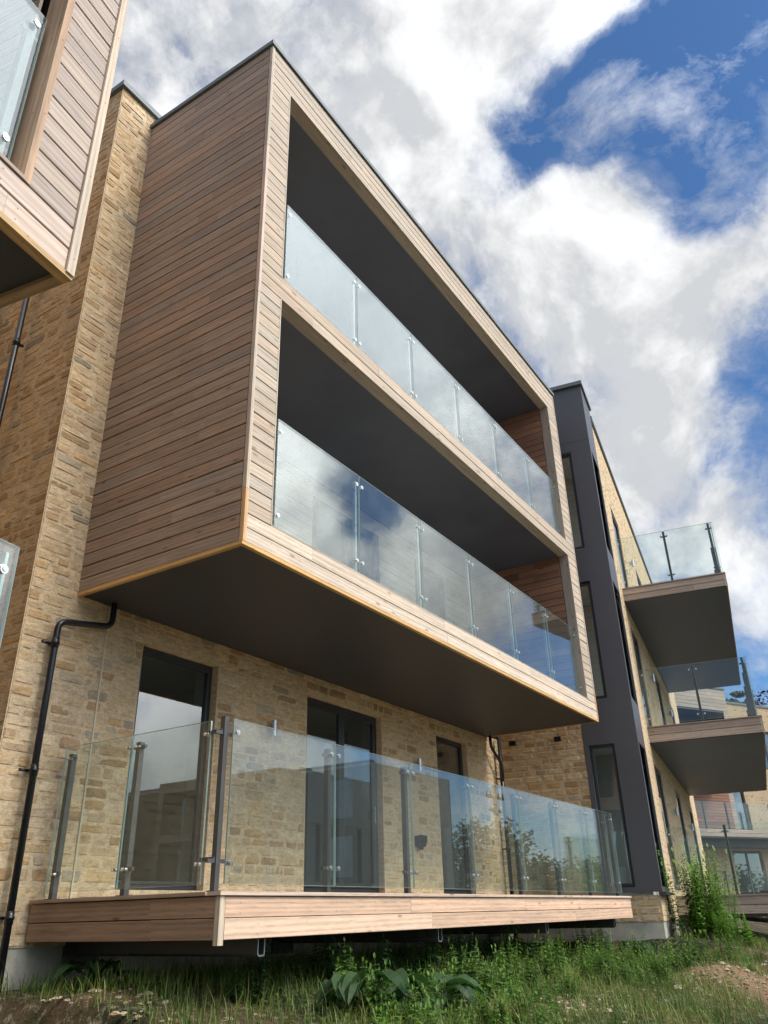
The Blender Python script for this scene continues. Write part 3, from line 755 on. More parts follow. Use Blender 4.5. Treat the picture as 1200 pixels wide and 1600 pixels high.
mb = MB(); mb.abox(Lx - .03, .03, -.03, 5, 9.755, 9.82); mb.build('roof_capping', M['cap'], lwing)
ib = MB()
for z0, z1 in ((3.24, 5.9), (6.24, 9.22)):
    boards(ib, (-.402, 4.9, 0), -Y, -X, 4.7, z0, z1, tone_side, r, .137)
    boards(ib, (Lx + .3, 4.95, 0), X, N, -Lx - .7, z0, z1, tone_side, r, .137)
ib.build('balcony_lining', [M['wood'], M['gap']], lwing)
for z0 in (3.27, 6.275):
    for k in range(5):
        a = -.43 - 1.39 * (k + 1)
        glass_panel(lwing, (a + .006, .075, z0), X, N, 1.378, 1.19, M['glass_up'] if z0 > 5 else M['glass'], sb=(.05, .05), zb=(.18, .11), bsz=.022)
        post(lwing, (a + 1.345, .135, z0 - .05), X, N, 1.2, M['post'], .045, ((.22, X), (1.1, X)), cl=.05)
stone_wall('stone_front_wall', lwing, (Lx - 3, 5.0, 0), X, N, 14.9, -.3, 9.9, [(4.5, 6.2, .3, 2.66), (8.5, 9.6, .3, 2.66)], 61, 3, 2, course=.11)
for a, w in ((Lx - 3 + 4.5, 1.7), (Lx - 3 + 8.5, 1.1)): window(lwing, (a, 5.0, .3), X, N, w, 2.36, 'patio_door', 1 if w < 1.5 else 2, True)
room(lwing, (Lx - 2, 5.0, 0), X, N, 10, .2, 2.75, 3.5, [(3.5, 5.2, .3, 2.66), (7.5, 8.6, .3, 2.66)])
mb = MB(); mb.abox(Lx - 3, 2.9, 5.02, 12, 9.9, 10.0); mb.abox(Lx - 3, 2.9, 11.9, 12, -.3, 9.9); mb.build('rear_structure', M['plaster'], lwing)
mb = MB(); mb.abox(Lx - 3, 3.2, 5.03, 5.4, -1.3, -.3); mb.build('concrete_footing', M['concrete'], lwing)
db = MB()
boards(db, (Lx, .018, 0), X, N, -Lx - .05, -.135, .15, tone_low, r, .142); boards(db, (-.02, .03, 0), Y, X, 4.9, -.135, .15, tone_lowside, r, .142)
db.box((Lx, -.02, .154), X, Z, Y, -Lx + .02, .026, .13, (.6, .46, .36)); db.abox(Lx, -.03, .111, 4.95, .13, .178, (.42, .33, .25))
db.build('balcony_deck', [M['wood'], M['gap']], lwing)
for k in range(6):
    a = -.045 - 1.39 * (k + 1)
    glass_panel(lwing, (a + .06, -.004, .235), X, N, 1.378, 1.19, M['glass'], sb=(.05, .06), zb=(.14, .12), bsz=.021)
    post(lwing, (a + 1.38, .07, .18), X, N, 1.2, M['post'], .05, ((.2, X), (1.1, X)), cl=.05)
for k in range(3): glass_panel(lwing, (.01, .06 + 1.5 * k, .235), Y, X, 1.46, 1.18, M['glass'])

# ================================================================== FAR WING (faces the camera)
fa = R(-30.0)
far = empty('apartment_wing', (42.93, 9.43, 0), fa, 'farthest wing at the right edge, stone with a red timber lined balcony', 'apartment block')
fo_ = [(2.85, 3.65, 3.3, 5.4), (1.95, 4.05, .45, 2.4), (6.5, 8.0, 3.3, 5.4), (6.5, 8.0, .45, 2.4), (5.5, 7.0, 6.4, 8.4)]
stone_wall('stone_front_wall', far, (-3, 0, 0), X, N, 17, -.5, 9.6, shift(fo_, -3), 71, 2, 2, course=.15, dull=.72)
for a, b_, c, d in fo_: window(far, (a, 0, c), X, N, b_ - a, d - c, 'patio_door' if b_ - a > 1 else 'window', 2 if b_ - a > 1 else 1, False, .1)
for z0, z1 in ((.3, 2.8), (3.2, 5.7), (6.3, 8.8)):
    room(far, (-2, 0, 0), X, N, 15, z0, z1, 4, [(a + 2, b_ + 2, c, d) for a, b_, c, d in fo_ if z0 < c < z1])
mb = MB(); mb.abox(-3, 14, .02, 9, 9.6, 9.7); mb.abox(-3, 14, 8.9, 9, -1, 9.6); mb.build('rear_structure', M['plaster'], far)
mb = MB(); mb.abox(-3.05, 14.05, -.06, .4, 9.7, 9.8); mb.build('parapet_capping', M['cap'], far)
stone_wall('stone_front_wall', far, (-3, 0, 0), X, N, 17, 9.6, 9.7, (), 72, 2, 2)
fb = MB(); r = random.Random(9)
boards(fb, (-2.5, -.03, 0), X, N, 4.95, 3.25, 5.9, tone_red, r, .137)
boards(fb, (2.46, -.03, 0), X, N, .34, 3.25, 5.9, tone_pale, r, .137)
fb.build('timber_cladding', [M['wood'], M['gap']], far)
fb = MB(); boards(fb, (-2.5, -1.5, 0), X, N, 15, 2.88, 3.2, tone_pale, r, .16); bo = fb.build('balcony_deck', [M['wood'], M['gap']], far)
mb = MB(); mb.abox(-2.5, 12.5, -1.48, 0, 2.82, 2.875); mb.abox(-2.5, 12.5, -1.0, 0, 2.5, 2.81); mb.build('balcony_soffit', M['soffit'], bo)
for k in range(10):
    glass_panel(far, (-2.5 + k * 1.5, -1.44, 3.26), X, N, 1.48, 1.15, M['glass_side'], bolts=False); post(far, (-2.5 + k * 1.5, -1.38, 3.2), X, N, 1.2, M['post'], .06, ((.2, X), (1.1, X)))
    glass_panel(far, (-2.5 + k * 1.5, -2.0, .25), X, N, 1.48, 1.15, M['glass_side'], bolts=False); post(far, (-2.5 + k * 1.5, -1.94, .19), X, N, 1.2, M['post'], .06, ((.2, X), (1.1, X)))
fb = MB(); boards(fb, (-2.5, -2.05, 0), X, N, 15, -.14, .19, tone_pale, r, .16); fb.abox(-2.5, 12.5, -2.04, 0, .1, .185, (.4, .3, .22)); fb.build('balcony_deck', [M['wood'], M['gap']], far)
# its own projecting timber box on the top floor
fb = MB(); r = random.Random(19)
boards(fb, (-3, -1.6, 0), X, N, 4.8, 8.75, 9.85, tone_pale, r, .18); boards(fb, (1.8, -1.6, 0), Y, X, 1.58, 6.2, 9.85, tone_pale, r, .14); boards(fb, (-3, -1.6, 0), X, N, 4.8, 6.2, 6.5, tone_pale, r, .15); boards(fb, (1.45, -1.6, 0), X, N, .34, 6.5, 8.75, tone_pale, r, .14)
fb.build('timber_box', [M['wood'], M['gap']], far)
mb = MB(); mb.abox(-3, 1.75, -1.58, 0, 8.68, 8.74); mb.abox(-3, 1.75, -1.58, 0, 6.14, 6.19); mb.abox(-3, 1.4, -.2, -.05, 6.5, 8.68); mb.build('balcony_ceiling', M['ceil'], far)
mb = MB(); mb.abox(-3.05, 1.86, -1.66, -.07, 9.86, 9.94); mb.build('roof_capping', M['cap'], far)

# ================================================================== OPPOSITE BLOCK (behind the camera, seen in the glass)
def opposite(loc, rz, L, H, seed, label):
    b = empty('apartment_block', loc, rz, label, 'apartment block')
    r = random.Random(seed); ops = []
    for fl in range(3):
        for k in range(int(L / 4.2)): ops.append((1.2 + k * 4.2, 2.9 + k * 4.2, .4 + fl * 2.95, 2.6 + fl * 2.95))
    ops = [o for o in ops if o[3] < H - .3]
    stone_wall('stone_front_wall', b, (0, 0, 0), X, N, L, -.5, H, ops, seed, 2, 2, course=.24, dull=.22)  # shade put into the stone colour so the wall mirrors as a silhouette
    for k, (a, b_, c, d) in enumerate(ops): window(b, (a, 0, c), X, N, b_ - a, d - c, depth=.1)
    mb = MB(); mb.abox(-.02, L + .02, .02, 9, H, H + .15); mb.abox(0, .1, .0, 9, -1, H); mb.abox(L - .1, L, 0, 9, -1, H); mb.abox(0, L, 8.9, 9, -1, H)
    for fl in range(4): mb.abox(.1, L - .1, .18, 8.9, fl * 2.95 - .1, fl * 2.95 + .1)
    mb.abox(.1, L - .1, 4, 4.1, 0, H); mb.build('rear_structure', M['plaster'], b)
    fb = MB()
    for q in (.18, .6):
        x0 = L * q; w = L * .2; boards(fb, (x0, -2.0, 0), X, N, w, 2.9, H + .1, tone_side, r, .2, [(.4, w - .4, 3.2, 5.7), (.4, w - .4, 6.2, H - .5)]); boards(fb, (x0, 0, 0), -Y, -X, 2, 2.9, H + .1, tone_side, r, .2); boards(fb, (x0 + w, -2, 0), Y, X, 2, 2.9, H + .1, tone_side, r, .2)
        for z in (2.92, 5.75, H - .4): fb.abox(x0 + .02, x0 + w - .02, -1.98, 0, z, z + .25, (.05, .05, .05), 1)
    fb.build('timber_box', [M['wood'], M['gap']], b)
    mb = MB(); mb.abox(-.05, L + .05, -.06, .3, H + .16, H + .26); mb.build('parapet_capping', M['cap'], b)
    return b
opposite((38.0, -16.0, -1.6), R(-90), 26, 9.0, 81, 'stone block across the site, seen only mirrored in the windows and glass panels')

# ================================================================== GROUND
def wall_s(x, y):
    """distance in front of the building line"""
    if x < 14.6: 
        s = WY - y
        if x < 4.2: s = min(s + 3, (LC.y + (x - LC.x) * .162) - y + 5.0)
        return s
    d = V3(x - 14.8, y - 4.05, 0); return max(0, d.dot(WV)) + 1.2
def sm(a, b_, x): t = min(1, max(0, (x - a) / (b_ - a))); return t * t * (3 - 2 * t)
def gh(x, y):
    s = wall_s(x, y)
    h = -.47 - .34 * sm(1.0, 3.2, s) - .8 * sm(3.6, 6.4, s)
    if s < 7: h += (.07 * noise.noise(V3(x * .9, y * .9, 0)) + .04 * noise.noise(V3(x * 2.7, y * 2.7, 4))) * sm(.0, .8, s)
    h += .16 * math.exp(-((x - 11.9) ** 2 / 1.8 + (y - 2.55) ** 2 / .5)) * .7
    h += .13 * math.exp(-((x - 16) ** 2 / 6 + (y - 2.6) ** 2 / .8))
    return h
gb = MB()
xs = [-500, -200, -80, -30, -12, -6, -3] + [i * .16 for i in range(-6, 170)] + [28, 30, 33, 38, 45, 60, 100, 200, 500]
ys = [-500, -200, -80, -40, -20, -10, -6, -4, -3] + [-2 + i * .14 for i in range(0, 66)] + [7.4, 8, 9, 12, 20, 40, 100, 250, 500]
iv = {}
for j, y in enumerate(ys):
    for i, x in enumerate(xs): gb.v.append(V3(x, y, gh(x, y)))
W_ = len(xs)
for j in range(len(ys) - 1):
    for i in range(W_ - 1):
        a = j * W_ + i; gb.f.append((a, a + 1, a + W_ + 1, a + W_)); gb.uv.extend([(0, 0)] * 4); gb.c.extend([(1, 1, 1)] * 4); gb.mi.append(0)
g = gb.build('ground', M['ground'], None, True); tag(g, 'uneven bank of soil and rubble running up to the buildings', 'ground', kind='structure')

# ---- vegetation helpers
def blade(mb, p, h, w, az, lean, r, g):
    d = V3(math.cos(az), math.sin(az), 0); s = V3(-math.sin(az), math.cos(az), 0)
    q = [(0, 1), (.45, .75), (.8, .4), (1, 0)]; pts = []
    for t, k in q:
        c = p + Z * (h * (t - .25 * lean * t * t)) + d * (h * lean * t * t); pts.append((c - s * w * k, c + s * w * k))
    c = (g, g, g)
    for a, b_ in zip(pts[:-2], pts[1:-1]): mb.face([a[0], a[1], b_[1], b_[0]], c)
    mb.face([pts[-2][0], pts[-2][1], pts[-1][0]], c)
def leaf(mb, base, d, L, w, droop, g, fold=.25, n=4):
    """pointed leaf with a folded midrib"""
    d = d.normalized(); s = d.cross(Z); s = s.normalized() if s.length > .01 else X
    up = s.cross(d).normalized(); prev = None; c = (g, g, g)
    for k in range(n + 1):
        t = k / n; wd = w * math.sin(math.pi * min(1, t * .92 + .06)) ** .8 if k < n else 0
        m = base + d * (L * t) - Z * (droop * L * t * t)
        a = m - s * wd + up * wd * fold; b_ = m + s * wd + up * wd * fold
        if prev: mb.face([prev[0], prev[1], m, a], c); mb.face([prev[1], prev[2], b_, m], c)
        prev = (a, m, b_)
def weed(name, seed, h, mat, leafL=.09, nodes=9, stems=3, spread=.12, leafw=.32, droop=.5, top=False):
    r = random.Random(seed); st = MB(); lf = MB()
    for k in range(stems):
        a = r.uniform(0, 6.28); H = h * r.uniform(.65, 1.0); b0 = V3(math.cos(a), math.sin(a), 0) * r.uniform(0, spread)
        ln = V3(math.cos(a), math.sin(a), 0) * r.uniform(.02, .2)
        pts = [b0 + Z * (H * t) + ln * (H * t * t) + V3(r.uniform(-1, 1), r.uniform(-1, 1), 0) * .006 for t in (0, .2, .4, .6, .8, 1)]
        st.tube(pts, [.005, .0045, .004, .0032, .0025, .0012], 5, (.4, .4, .4))
        nn = int(nodes * H / h) + 1
        for q in range(nn):
            t = .12 + .86 * q / nn; p = b0 + Z * (H * t) + ln * (H * t * t); rot = q * 1.57 + r.uniform(-.3, .3)
            for e in (0, math.pi) + ((1.57,) if r.random() < .4 else ()):
                az_ = rot + e; L = leafL * (1.15 - .65 * t) * r.uniform(.8, 1.2)
                leaf(lf, p, V3(math.cos(az_), math.sin(az_), r.uniform(.15, .7)), L, L * leafw, droop * r.uniform(.6, 1.3), r.uniform(0, .75) + .25 * t)
        leaf(lf, b0 + Z * H + ln * H, V3(.2, .1, 1), leafL * .5, leafL * .12, 0, 1)
    o = st.build(name, M[mat], None, True); l = lf.build('foliage', M[mat], o, True)
    return o
def put(src, x, y, s=1, rz=0, label=None, cat=None, group=None, dz=0, first=[None]):
    if src.get('used'): 
        o = src.copy(); COL.objects.link(o)
        for ch in src.children:
            c = ch.copy(); COL.objects.link(c); c.parent = o
    else: o = src; 
    src['used'] = 1
    if 'used' in o and o is not src: del o['used']
    o.location = (x, y, gh(x, y) + dz - .01); o.scale = (s, s, s * rng.uniform(.9, 1.12)); o.rotation_euler = (rng.uniform(-.08, .08), rng.uniform(-.08, .08), rz)
    tag(o, label, cat, group); return o

# ground cover: grass, one object of stuff
r = random.Random(404); gm = MB()
def dens(x, y):
    s = wall_s(x, y); k = 1.0
    if s > 5.2 : k *= .5
    bare = noise.noise(V3(x * .55 + 3, y * .9, 2))
    if bare > .12: k *= .22
    if (x - 11.9) ** 2 / 1.2 + (y - 2.4) ** 2 / .5 < 1: k *= .12
    if x < 4.6 and y > 4.6: k *= .5
    return k
cnt = 0; tries = 0
while cnt < 30000 and tries < 300000:
    tries += 1
    x = r.uniform(2.2, 11) if r.random() < .62 else r.uniform(8, 24); y = r.uniform(.3, 6.45) if x < 14 else r.uniform(.8, 4.6)
    if x > 14.6 and V3(x - 14.8, y - 4.05, 0).dot(WV) < .1: continue
    if x * .4 > y + 4.2: continue
    if r.random() > dens(x, y): continue
    under = FY < y and x > 4.6
    h = r.uniform(.06, .2) * (1.6 if r.random() < .12 else 1)
    gcol = min(1, max(0, .12 + .8 * noise.noise(V3(x * 1.1, y * 1.1, 9)) + r.uniform(-.2, .35)))
    blade(gm, V3(x, y, gh(x, y) - .01), h, r.uniform(.0018, .0042), r.uniform(0, 6.28), r.uniform(.1, .8), r, gcol); cnt += 1
tag(gm.build('grass', M['grass'], None), 'short rough grass and moss growing over the rubble bank', 'grass', kind='stuff')
dm = MB()
for k in range(3200):
    x = r.uniform(3, 20); y = r.uniform(.8, 5.2) if x < 14 else r.uniform(.8, 4)
    near = math.exp(-((x - 12.5) ** 2 / 5 + (y - 2.7) ** 2 / .6))
    if r.random() > .10 + near * .9: continue
    blade(dm, V3(x, y, gh(x, y) - .01), r.uniform(.05, .22), r.uniform(.0015, .003), r.uniform(0, 6.28), r.uniform(.3, 1.3), r, r.random())
tag(dm.build('dead_grass', M['dry'], None), 'straw coloured dead stalks lying on the mound', 'dead grass', kind='stuff')
gc = MB()
for k in range(15000):
    x = r.uniform(3.6, 13.5) if r.random() < .75 else r.uniform(12, 20); y = r.uniform(1.6, 6.2) if x < 14 else r.uniform(1, 4)
    if x > 14.6 and V3(x - 14.8, y - 4.05, 0).dot(WV) < .1: continue
    if noise.noise(V3(x * 1.7, y * 1.7, 30)) < -.05 and r.random() < .85: continue
    if x * .4 > y + 3.2: continue
    a = r.uniform(0, 6.28); L = r.uniform(.02, .055)
    leaf(gc, V3(x, y, gh(x, y) + r.uniform(0, .07)), V3(math.cos(a), math.sin(a), r.uniform(-.1, .8)), L, L * .38, .5, min(1, max(0, .3 + .7 * noise.noise(V3(x * .8, y * .8, 50)) + r.uniform(-.2, .2))), .2, 2)
tag(gc.build('ground_cover', M['leaf'], None), 'low leafy ground cover creeping over the bank', 'ground cover', kind='stuff')
# loose rubble
rb = MB(); RC = [(.40, .33, .23), (.30, .23, .15), (.46, .39, .28), (.30, .19, .12)]
def rock(mb, p, s, r, col):
    i0 = len(mb.v); n1, n2 = 6, 4
    for j in range(n2 + 1):
        for i in range(n1):
            th = math.pi * j / n2; ph = 2 * math.pi * i / n1 + j * .3
            k = s * r.uniform(.75, 1.15); mb.v.append(p + V3(math.sin(th) * math.cos(ph) * k * 1.3, math.sin(th) * math.sin(ph) * k, math.cos(th) * k * .55))
    for j in range(n2):
        for i in range(n1):
            a = i0 + j * n1 + i; b_ = i0 + j * n1 + (i + 1) % n1
            mb.f.append((a, a + n1, b_ + n1, b_)); mb.uv.extend([(0, 0)] * 4); mb.c.extend([col] * 4); mb.mi.append(0)
for k in range(2000):
    q = r.random()
    if q < .4: x, y = r.gauss(8.8, 1.3), r.gauss(3.6, .6)
    elif q < .6: x, y = r.gauss(12.3, 1.2), r.gauss(2.6, .5)
    elif q < .66: x, y = r.gauss(4.2, .5), r.gauss(5.3, .5)
    else: x, y = r.uniform(3, 18), r.uniform(1, 5)
    if y > 6.3 or (x > 14 and y > 3.4): continue
    s = r.uniform(.008, .028) * (2.2 if r.random() < .06 else 1); kk = r.uniform(.8, 1.15)
    rock(rb, V3(x, y, gh(x, y) + s * .1), s, r, tuple(c * kk for c in r.choice(RC)))
tag(rb.build('rubble', M['stone'], None), 'small broken stones scattered over the bank', 'rubble', kind='stuff')

nets = [weed('nettle', 100 + k, h, mt, lL, nd, st, .14, .30, .5) for k, (h, mt, lL, nd, st) in enumerate([(.55, 'leaf', .10, 10, 4), (.42, 'leaf', .085, 8, 5), (.62, 'dark', .10, 11, 4), (.34, 'bright', .075, 7, 5)])]
pl = []
for k in range(300):
    # dense belt at the lip of the deck, thinning outwards
    zone = r.random()
    if zone < .66: x = r.uniform(4.9, 14.0); y = r.uniform(3.75, 5.2)
    elif zone < .8: x = r.uniform(5, 9.0); y = r.uniform(3.1, 4.1)
    else: x = r.uniform(9.5, 14.4); y = r.uniform(2.9, 4.0)
    if 7.2 < x < 10.2 and y < 3.9: continue
    if 10.6 < x < 13.2 and y < 3.05: continue
    if x < 5.6 and y < 4.6: continue
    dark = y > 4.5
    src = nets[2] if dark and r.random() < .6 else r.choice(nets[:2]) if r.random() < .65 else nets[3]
    s = r.uniform(.62, .98) * (.9 if x < 6.3 else 1) * (.85 if x > 10.5 else 1) * (.62 if y > 4.75 else 1)
    lab = ('dark green nettles in the shade under the timber deck' if dark else 'leafy green weeds along the front lip of the timber deck') if x < 9.5 else ('shaded weeds under the far half of the timber deck' if dark else 'tall weeds in front of the far end of the timber deck')
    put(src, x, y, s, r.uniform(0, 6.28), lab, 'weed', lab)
# small weeds at the very front
fr_ = [weed('weed', 140 + k, .22, mt, .06, 6, 4, .08, .34, .4) for k, mt in enumerate(('bright', 'leaf'))]
for k in range(130):
    x = r.uniform(4.4, 13); y = x * .32 + r.uniform(.6, 2.2)
    if y > 4: continue
    put(fr_[k % 2], x, y, r.uniform(.6, 1.2), r.uniform(0, 6.28), 'small green weed on the open bank at the bottom of the photo', 'weed', 'small weeds on the open bank')
# long grass tufts
def tuft(seed, n, h, mat='grass', g=(0, .5)):
    r = random.Random(seed); mb = MB()
    for k in range(n):
        a = r.uniform(0, 6.28); q = r.uniform(0, .07); blade(mb, V3(math.cos(a) * q, math.sin(a) * q, 0), h * r.uniform(.5, 1), r.uniform(.002, .0045), a + r.uniform(-.6, .6), r.uniform(.15, .9), r, r.uniform(*g))
    return mb.build('grass_tuft', M[mat], None)
tf_ = [tuft(1, 60, .34), tuft(2, 45, .26, 'bright', (0, .8)), tuft(3, 55, .3, 'grass', (.3, 1))]
for k in range(70):
    if k < 42: x = r.uniform(4.6, 12); y = x * .32 + r.uniform(.4, 2.4)
    else: x = r.uniform(12.5, 17); y = r.uniform(1.6, 3.3)
    if y > 4.6: continue
    s = r.uniform(.55, 1.1)
    put(tf_[k % 3], x, y, s, r.uniform(0, 6.28), 'long grass tuft on the open bank' if k < 42 else 'long grass tuft right of the bare mound', 'grass tuft', 'grass tufts on the bank' if k < 42 else 'grass tufts by the mound')
# broad leaved burdock by the deck
def burdock(seed, n, L):
    r = random.Random(seed); st = MB(); lf = MB()
    for k in range(n):
        a = k * 2.4 + r.uniform(-.3, .3); H = r.uniform(.08, .2); out = r.uniform(.08, .22); d = V3(math.cos(a), math.sin(a), 0)
        tip = d * out + Z * H; st.tube([V3(0, 0, 0), d * out * .4 + Z * H * .6, tip], [.008, .007, .005], 6, (.6, .6, .6))
        LL = L * r.uniform(.7, 1.1); s = V3(-math.sin(a), math.cos(a), 0); g = r.uniform(.2, .9); c = (g, g, g); prev = None
        for j in range(8):
            t = j / 7; w = LL * .42 * math.sin(math.pi * (t * .86 + .12)) ** .7 * (1 + .08 * math.sin(t * 19)); m = tip + d * (LL * t) + Z * (.05 * math.sin(t * 3) - .35 * LL * t * t)
            rr_ = [m - s * w + Z * (.16 * w), m - s * w * .5 - Z * .01, m + Z * .012, m + s * w * .5 - Z * .01, m + s * w + Z * (.16 * w)]
            if prev:
                for q in range(4): lf.face([prev[q], prev[q + 1], rr_[q + 1], rr_[q]], c)
            prev = rr_
    o = st.build('burdock', M['dark'], None, True); lf.build('foliage', M['dark'], o, True); return o
bd = burdock(1, 11, .24)
put(bd, 6.15, 4.1, 1.25, .4, 'big burdock with broad dark green leaves under the near end of the deck, left one', 'burdock')
put(bd, 6.85, 4.0, 1.35, 2.2, 'big burdock with broad leaves right of the first support beam', 'burdock')
put(bd, 14.05, 4.35, .8, 1.2, 'burdock with arching leaves against the grey footing below the bay', 'burdock')
put(bd, 4.95, 5.9, .8, 4.2, 'low broad leaved dock at the foot of the concrete footing, lower left', 'burdock')
# tall willowherb at the bay corner, bushes further right
wh = weed('willowherb', 201, 1.15, 'bright', .13, 30, 26, .36, .17, .5)
put(wh, 15.75, 3.72, 1.25, .5, 'tallest bright green willowherb clump growing up in front of the anthracite bay corner', 'willowherb')
put(wh, 16.5, 3.6, 1.0, 2.5, 'bright willowherb clump just right of the tallest one', 'willowherb')
put(wh, 15.3, 3.25, .5, 1.5, 'short willowherb in front of the stone plinth of the bay', 'willowherb')
fs = weed('elder_shrub', 205, .75, 'bright', .16, 12, 12, .4, .22, .7)
put(fs, 18.6, 2.75, .85, .3, 'leafy light green shrub below the far timber deck, left of the pair', 'shrub')
put(fs, 20.5, 2.5, .9, 1.9, 'leafy green shrub at the right edge of the photo below the far deck', 'shrub')
put(fs, 23.0, 3.4, 1.0, 1.1, 'dark leafy shrub deep under the far timber deck', 'shrub')
# mullein spike
r2 = random.Random(3); st = MB(); lf = MB(); st.tube([V3(0, 0, 0), V3(.01, 0, .35), V3(.0, 0, .62)], [.022, .024, .006], 8, (.9, .9, .9))
for k in range(60):
    t = k / 60; a = k * 2.4; L = .22 * (1 - t) ** 1.1 + .03; leaf(lf, V3(0, 0, .02 + .56 * t), V3(math.cos(a), math.sin(a), .5 + t), L, L * .22, .3, r2.uniform(.6, 1))
mo = st.build('mullein', M['bright'], None, True); lf.build('foliage', M['bright'], mo, True)
put(mo, 15.5, 2.95, .95, 0, 'pale green mullein spike standing alone in front of the far deck', 'mullein')

# ================================================================== TREES, POLE
def tree(name, seed, h, cw, mat, n=5200, conif=False, leafs=.16):
    r = random.Random(seed); tr = MB(); th = h * (.95 if conif else .55)
    tr.tube([V3(0, 0, -.5), V3(.1, 0, th * .4), V3(0, .1, th * .75), V3(.05, 0, th)], [h * .022, h * .017, h * .01, h * .003], 8)
    cl = []
    if conif:
        for k in range(46):
            t = k / 46; z = h * (.15 + .85 * t); a = k * 2.4; R_ = cw * (1 - t) ** .62 * r.uniform(.6, 1.1) + .1
            tip = V3(math.cos(a) * R_, math.sin(a) * R_, z + R_ * .15); tr.tube([V3(0, 0, z), tip], [h * .004, h * .001], 4)
            for q in (.35, .65, .95): cl.append((V3(0, 0, z).lerp(tip, q), .16 * R_ + .22, .35))
    else:
        for k in range(26):
            a = r.uniform(0, 6.28); ph = r.uniform(-.3, 1.2); R_ = cw * r.uniform(.45, 1)
            tip = V3(math.cos(a) * math.cos(ph) * R_, math.sin(a) * math.cos(ph) * R_, h * .62 + math.sin(ph) * h * .36)
            st_ = V3(0, 0, th * r.uniform(.35, .9)); tr.tube([st_, st_.lerp(tip, .5) + Z * .2, tip], [h * .007, h * .004, h * .001], 5)
            cl.append((tip, cw * r.uniform(.2, .42), .8)); cl.append((st_.lerp(tip, .7), cw * r.uniform(.2, .35), .8))
    o = tr.build(name, M['bark'], None, True); f = MB()
    for k in range(n):
        c, s, fl = cl[r.randrange(len(cl))]
        d = V3(r.gauss(0, 1), r.gauss(0, 1), r.gauss(0, 1)); d = d.normalized() * (r.random() ** .45) * s; d.z *= fl; p = c + d
        u_ = V3(r.gauss(0, 1), r.gauss(0, 1), r.gauss(0, .6)).normalized(); w_ = u_.orthogonal().normalized(); ls = leafs * r.uniform(.6, 1.3); g = r.random()
        f.face([p - u_ * ls, p - w_ * ls * .5, p + u_ * ls, p + w_ * ls * .5], (g, g, g))
    f.build('crown', M[mat], o); return o
def putt(src, x, y, z, s, label, cat, group=None):
    if src.get('used'):
        o = src.copy(); COL.objects.link(o)
        for ch in src.children: c = ch.copy(); COL.objects.link(c); c.parent = o
    else: o = src
    src['used'] = 1
    o.location = (x, y, z); o.scale = (s, s, s); o.rotation_euler = (0, 0, rng.uniform(0, 6.28)); return tag(o, label, cat, group)
tA = tree('broadleaf_tree', 1, 8, 3.4, 'tree'); tB = tree('broadleaf_tree', 2, 7, 4.0, 'tree'); tC = tree('conifer_tree', 3, 12, 4.2, 'tree', 9000, True, .11)
# beyond the far wing
def pol(azd, dist): return (math.sin(R(azd)) * dist, math.cos(R(azd)) * dist)
x, y = pol(81.4, 80); putt(tC, x, y, -1.7, 1.62, 'pointed conifer poking above the far roofline between the balustrade posts', 'conifer')
tD = tree('broadleaf_tree', 12, 18, 6, 'tree', 9000, leafs=.17); x, y = pol(77.9, 78); putt(tD, x, y, -1.5, 1.03, 'loose tree crown above the far timber box roof', 'tree')
tE = tree('broadleaf_tree', 14, 17, 4, 'tree', 7000, leafs=.15); x, y = pol(79.4, 84); putt(tE, x, y, -1.5, 1.06, 'small tree crown above the far roof, just right of the loose one', 'tree')
tP = tree('copper_beech', 9, 17, 4.6, 'purple', 7000, leafs=.17); x, y = pol(83.3, 74); putt(tP, x, y, -1.5, 1.0, 'dark purple tree at the right edge above the far roofline', 'tree')
# mirrored tree belt behind the camera
k = 0
for azd in [112 + i * 1.9 for i in range(9)] + [104, 107.5, 110]:
    x, y = pol(azd, 62 + (k * 37 % 17)); putt((tA, tB)[k % 2], x, y + 9, -3.6, 1.02 + .1 * ((k * 7) % 5 - 2), 'dark green tree of the belt across the site, mirrored in the lower balcony glass', 'tree', 'trees across the site'); k += 1
x, y = pol(115, 47); st = MB()
st.tube([V3(0, 0, -1), V3(0, 0, 7.9)], [.16, .12], 10)
pole = st.build('utility_pole', M['pole'], None, True); tag(pole, 'wooden utility pole with crossarm mirrored in the lower balcony glass', 'utility pole'); pole.location = (x, y + 9, -1.6)
cb = MB(); cb.box((-1.1, -.05, 7.2), X, Z, Y, 2.2, .12, .1); cb.box((-.8, -.05, 6.5), X, Z, Y, 1.6, .12, .1); cb.build('crossarm', M['pole'], pole)
ib = MB()
for a in (-1.0, -.5, .5, 1.0): ib.tube([V3(a, 0, 7.32), V3(a, 0, 7.5)], [.04, .05], 8)
ib.build('insulator', M['pvc'], pole)

# ================================================================== SKY
SUN_AZ, SUN_EL = 172.0, 50.0       # measured from +Y towards +X
sd = V3(math.sin(R(SUN_AZ)) * math.cos(R(SUN_EL)), math.cos(R(SUN_AZ)) * math.cos(R(SUN_EL)), math.sin(R(SUN_EL)))
world = bpy.data.worlds.new('World'); SC.world = world; world.use_nodes = True
nt = world.node_tree; nt.nodes.clear(); b = NB(nt)
sky = b.n('TexSky', sky_type='NISHITA'); sky.sun_disc = False; sky.sun_elevation = R(SUN_EL); sky.sun_rotation = R(SUN_AZ); sky.air_density = 1.0; sky.dust_density = .6; sky.ozone_density = 2.5
gen = b.n('TexCoord').outputs['Generated']
nrm = b.n('VectorMath', operation='NORMALIZE'); b.l(gen, nrm.inputs[0]); dv = nrm.outputs[0]
